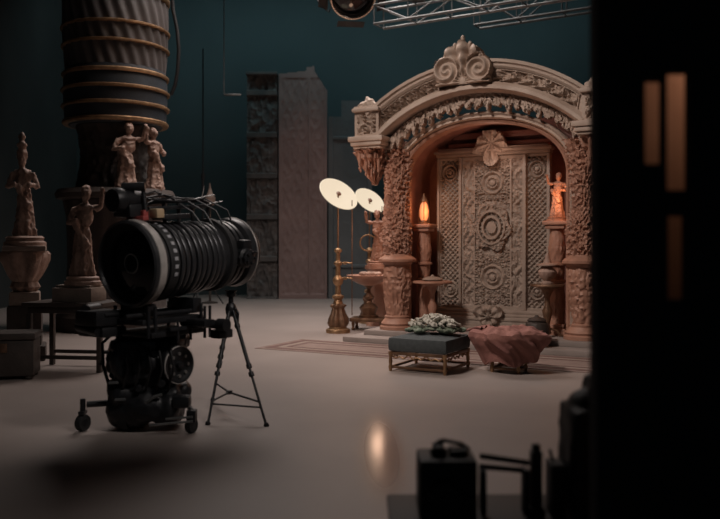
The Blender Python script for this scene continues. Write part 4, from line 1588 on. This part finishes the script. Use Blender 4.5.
holes = [(fpx(645), fpx(664), fpz(164), fpz(80)), (fpx(667), fpx(690), fpz(190), fpz(72)), (fpx(668), fpx(687), fpz(300), fpz(216))]
xs = sorted({fx0, 2.3} | {h[0] for h in holes} | {h[1] for h in holes})
zs = sorted({0., HT} | {h[2] for h in holes} | {h[3] for h in holes})
mb = MB()
cells = {(i, j) for i in range(len(xs) - 1) for j in range(len(zs) - 1)
         if not any(h[0] - 1e-6 <= xs[i] and xs[i + 1] <= h[1] + 1e-6 and h[2] - 1e-6 <= zs[j] and zs[j + 1] <= h[3] + 1e-6 for h in holes)}
vs, fs, ix = [], [], {}


def gv(i, j, k):
    if (i, j, k) not in ix:
        ix[i, j, k] = len(vs)
        vs.append((xs[i], FY + (.04 if k else 0), zs[j]))
    return ix[i, j, k]


for (i, j) in cells:
    fs.append((gv(i, j, 0), gv(i + 1, j, 0), gv(i + 1, j + 1, 0), gv(i, j + 1, 0)))
    fs.append((gv(i, j, 1), gv(i, j + 1, 1), gv(i + 1, j + 1, 1), gv(i + 1, j, 1)))
    for (n_, e) in (((i - 1, j), ((i, j), (i, j + 1))), ((i + 1, j), ((i + 1, j), (i + 1, j + 1))), ((i, j - 1), ((i, j), (i + 1, j))), ((i, j + 1), ((i, j + 1), (i + 1, j + 1)))):
        if n_ not in cells:
            fs.append((gv(*e[0], 0), gv(*e[1], 0), gv(*e[1], 1), gv(*e[0], 1)))
mb.add(vs, fs).build('flat_board', 'flatblack', t, smooth=False, world=True)
for x in (fx0 + .03, 2.25):
    MB().box((x, FY + .07, HT / 2), (.05, .05, HT), bev=.004).build('flat_batten', 'flatblack', t, world=True)
t = thing('plywood_board', 'warm lit plywood board seen through the slots of the black flat', 'board', (1.22, 2.56, 0))
MB().box((0, 0, 1.55), (.85, .02, 1.9), bev=.003).build('board', 'orange_board', t)
for s in (-1, 1):
    MB().box((s * .30, .045, 1.25), (.05, .05, 2.5), bev=.004).build('board_batten', 'dark_wood', t)

# equipment cart, low in the foreground
EY = 3.05
t = thing('equipment_cart', 'black equipment cart at the bottom edge, carrying camera gear', 'cart', (.62, EY, 0))
MB().box((0, .02, .455), (1.02, .46, .04), bev=.01).box((0, .02, .14), (.98, .42, .03), bev=.01).build('cart_shelf', 'flatcase', t)
for sx in (-1, 1):
    for sy in (-1, 1):
        MB().cyl((sx * .46, .02 + sy * .19, .09), (sx * .46, .02 + sy * .19, .436), .015).build('cart_post', 'flatcase', t)
        m = Matrix.Translation((sx * .46, .02 + sy * .19, .045)) @ Matrix.Rotation(pi / 2, 4, 'Y')
        MB().lathe([(.03, -.015), (.045, -.01), (.045, .01), (.03, .015)], m, 18).build('cart_caster', 'rubber', t)
CT = .476
t = thing('camera_body', 'black boxy camera silhouette with knobs at the bottom of the photo', 'camera', (at(446, 0, EY).x, EY, CT))
MB().box((0, 0, .115), (.215, .20, .225), bev=.015).build('camera_box', 'flatcase', t)
mb = MB()
mb.lathe([(.03, .228), (.035, .245), (.02, .262)], Matrix.Translation((-.03, -.02, 0)), 16).box((.045, .0, .24), (.07, .08, .022), bev=.006)
mb.lathe([(.012, .228), (.012, .27)], Matrix.Translation((-.015, .05, 0)), 10)
mb.tube([(-.05, .02, .255), (-.01, .02, .275), (.06, .02, .262), (.09, .02, .24)], .008, 8)
mb.build('camera_knob', 'flatcase', t)
MB().cyl((-.02, -.10, .11), (-.02, -.17, .11), .055).build('camera_lens', 'flatcase', t)
t = thing('slider_rail', 'pair of black slider rails between the boxy camera and a short post', 'slider', (.56, EY, CT))
xa, xb = at(480, 0, EY).x - .56 + .0, at(529, 0, EY).x - .56
za, zb = at(0, 456, EY).z - CT, at(0, 463, EY).z - CT
mb = MB().cyl((xa, 0, za), (xb, 0, zb), .011).cyl((xa, .02, za - .045), (xb, .02, zb - .035), .011)
mb.build('rail', 'flatcase', t)
for x in (xa + .012, xb - .012):
    MB().box((x, .01, .085), (.022, .07, .17), bev=.006).build('rail_foot', 'flatcase', t)
t = thing('upright_post', 'short black upright post at the right end of the slider rails', 'post', (at(536, 0, EY).x, EY, CT))
MB().box((0, 0, .12), (.042, .05, .24), bev=.006).box((0, 0, .015), (.055, .09, .03), bev=.006).build('post_body', 'flatcase', t)
MB().box((.0, 0, .253), (.030, .035, .026), bev=.006).build('post_top', 'flatcase', t)
t = thing('control_box', 'small black box standing right of the upright post', 'box', (at(557, 0, EY).x - .005, EY, CT))
MB().box((0, 0, .10), (.055, .12, .20), bev=.01).build('box_shell', 'flatcase', t)
MB().cyl((-.012, 0, .2), (-.022, 0, .245), .006).build('box_aerial', 'flatcase', t)
t = thing('equipment_bag', 'tall lumpy black equipment bag against the edge of the black flat', 'bag', (.925, EY, CT))
mb = MB().box((0, 0, .21), (.29, .26, .416), bev=.04).box((.04, 0, .46), (.20, .22, .14), bev=.05).ell((-.07, 0, .42), (.06, .09, .05)).ell((.05, 0, .515), (.09, .09, .035))
o = mb.build('bag_body', 'flatcase', t)
fuse(o, .012, .006, 10)
MB().tube([(-.05, -.10, .42), (-.01, -.14, .40), (.06, -.15, .36), (.10, -.13, .25)], .010, 8).build('bag_strap', 'cable', t)


# ------------------------------------------------------------------ light
def light(kind, name, loc, energy, color, aim=None, **kw):
    d_ = bpy.data.lights.new(name, kind)
    d_.energy = energy
    d_.color = color
    for k, v in kw.items():
        setattr(d_, k, v)
    o_ = bpy.data.objects.new(name, d_)
    col.objects.link(o_)
    o_.location = loc
    if aim is not None:
        o_.rotation_euler = (Vector(aim) - Vector(loc)).to_track_quat('-Z', 'Y').to_euler()
    return o_


light('SPOT', 'key_light', (-2.8, 6.6, 7.6), 2000, (1., .85, .76), (1.5, 11.2, 1.4), spot_size=radians(58), spot_blend=1., shadow_soft_size=.6)
light('AREA', 'overhead_light', (-.6, 15.0, 8.6), 420, (1., .88, .82), (-.4, 14.4, 0), shape='RECTANGLE', size=6, size_y=4, spread=radians(120))
light('AREA', 'wall_light', (0, 20.8, 8.9), 120, (.55, .86, .92), (0, 24, 4.5), shape='RECTANGLE', size=14, size_y=.8)
light('SPOT', 'flat_light', (-.5, 18, 8.4), 160, (1., .68, .60), (-1.6, 22.3, 3.6), spot_size=radians(26), spot_blend=.8, shadow_soft_size=.4)
light('POINT', 'left_lantern_light', A(-.98, .25, 2.05), 5, (1., .42, .18), shadow_soft_size=.10)
light('POINT', 'right_lantern_light', A(1.12, .18, 2.2), 5, (1., .42, .18), shadow_soft_size=.10)
light('POINT', 'vault_fill', A(.0, .45, 2.95), 4.0, (1., .62, .46), shadow_soft_size=.2)  # added fill that brightens the vault boards, no lamp stands here
light('POINT', 'streak_fill', (.36, 13.55, 1.83), 12, (1., .60, .40), shadow_soft_size=.22)  # added unseen light, its reflection makes the warm streak on the floor
light('POINT', 'left_side_light', (-.45, 12.4, 2.2), 11, (1., .55, .36), shadow_soft_size=.3)
light('SPOT', 'column_light', (-1.6, 12.6, 7.6), 80, (1., .68, .50), (-4.0, 14.3, 3.6), spot_size=radians(50), spot_blend=.9, shadow_soft_size=.4)
light('SPOT', 'statue_light', (-1.2, 9.2, 7.4), 48, (1., .74, .62), (-3.7, 10.0, 1.3), spot_size=radians(34), spot_blend=.9, shadow_soft_size=.4)
light('SPOT', 'rig_light', (.9, 4.4, 4.2), 330, (1., .90, .84), (-1.5, 6.7, 1.2), spot_size=radians(36), spot_blend=1., shadow_soft_size=.5)
light('SPOT', 'truss_light', (2.6, 11.0, 7.6), 50, (1., .9, .85), (1.2, 14.0, 5.8), spot_size=radians(60), spot_blend=.9, shadow_soft_size=.3)
light('POINT', 'board_light', (1.30, 2.44, 2.25), 6.5, (1., .72, .56), shadow_soft_size=.05)

for stem_, g in (('disc_lamp', 'lit disc lamps'), ('scenery_flat', 'scenery flats at the back wall'), ('ottoman', 'ottomans in front of the platform'),
                 ('lighting_truss', 'lighting trusses'), ('stage_lamp', 'stage lamps on the truss'), ('carved_statue', 'carved statues'), ('carved_pedestal', 'carved pedestals')):
    for o in scene.objects:
        if o.parent is None and o.name.split('.')[0] == stem_ and o.type == 'EMPTY':
            o['group'] = g

w = bpy.data.worlds.new('studio_dim')
scene.world = w
w.use_nodes = True
bg = w.node_tree.nodes['Background']
bg.inputs['Color'].default_value = (.55, .75, .85, 1)
bg.inputs['Strength'].default_value = .020

# ------------------------------------------------------------------ camera
cd = bpy.data.cameras.new('camera')
cam = bpy.data.objects.new('camera', cd)
col.objects.link(cam)
cam.location = (0, 0, CH)
cam.rotation_euler = (pi / 2, 0, 0)
cd.sensor_width = 36
cd.sensor_fit = 'HORIZONTAL'
cd.lens = 36 * F / 720
cd.shift_y = -(259.5 - HZ) / 720
cd.clip_start = .05
cd.clip_end = 100
cd.dof.use_dof = True
cd.dof.focus_distance = 9.5
cd.dof.aperture_fstop = 1.3
scene.camera = cam

vs_ = scene.view_settings
scene.display_settings.display_device = 'sRGB'
vs_.view_transform = 'Standard'
vs_.look = 'None'
vs_.exposure = 0
vs_.gamma = 1
vs_.use_curve_mapping = False
scene.cycles.use_denoising = True
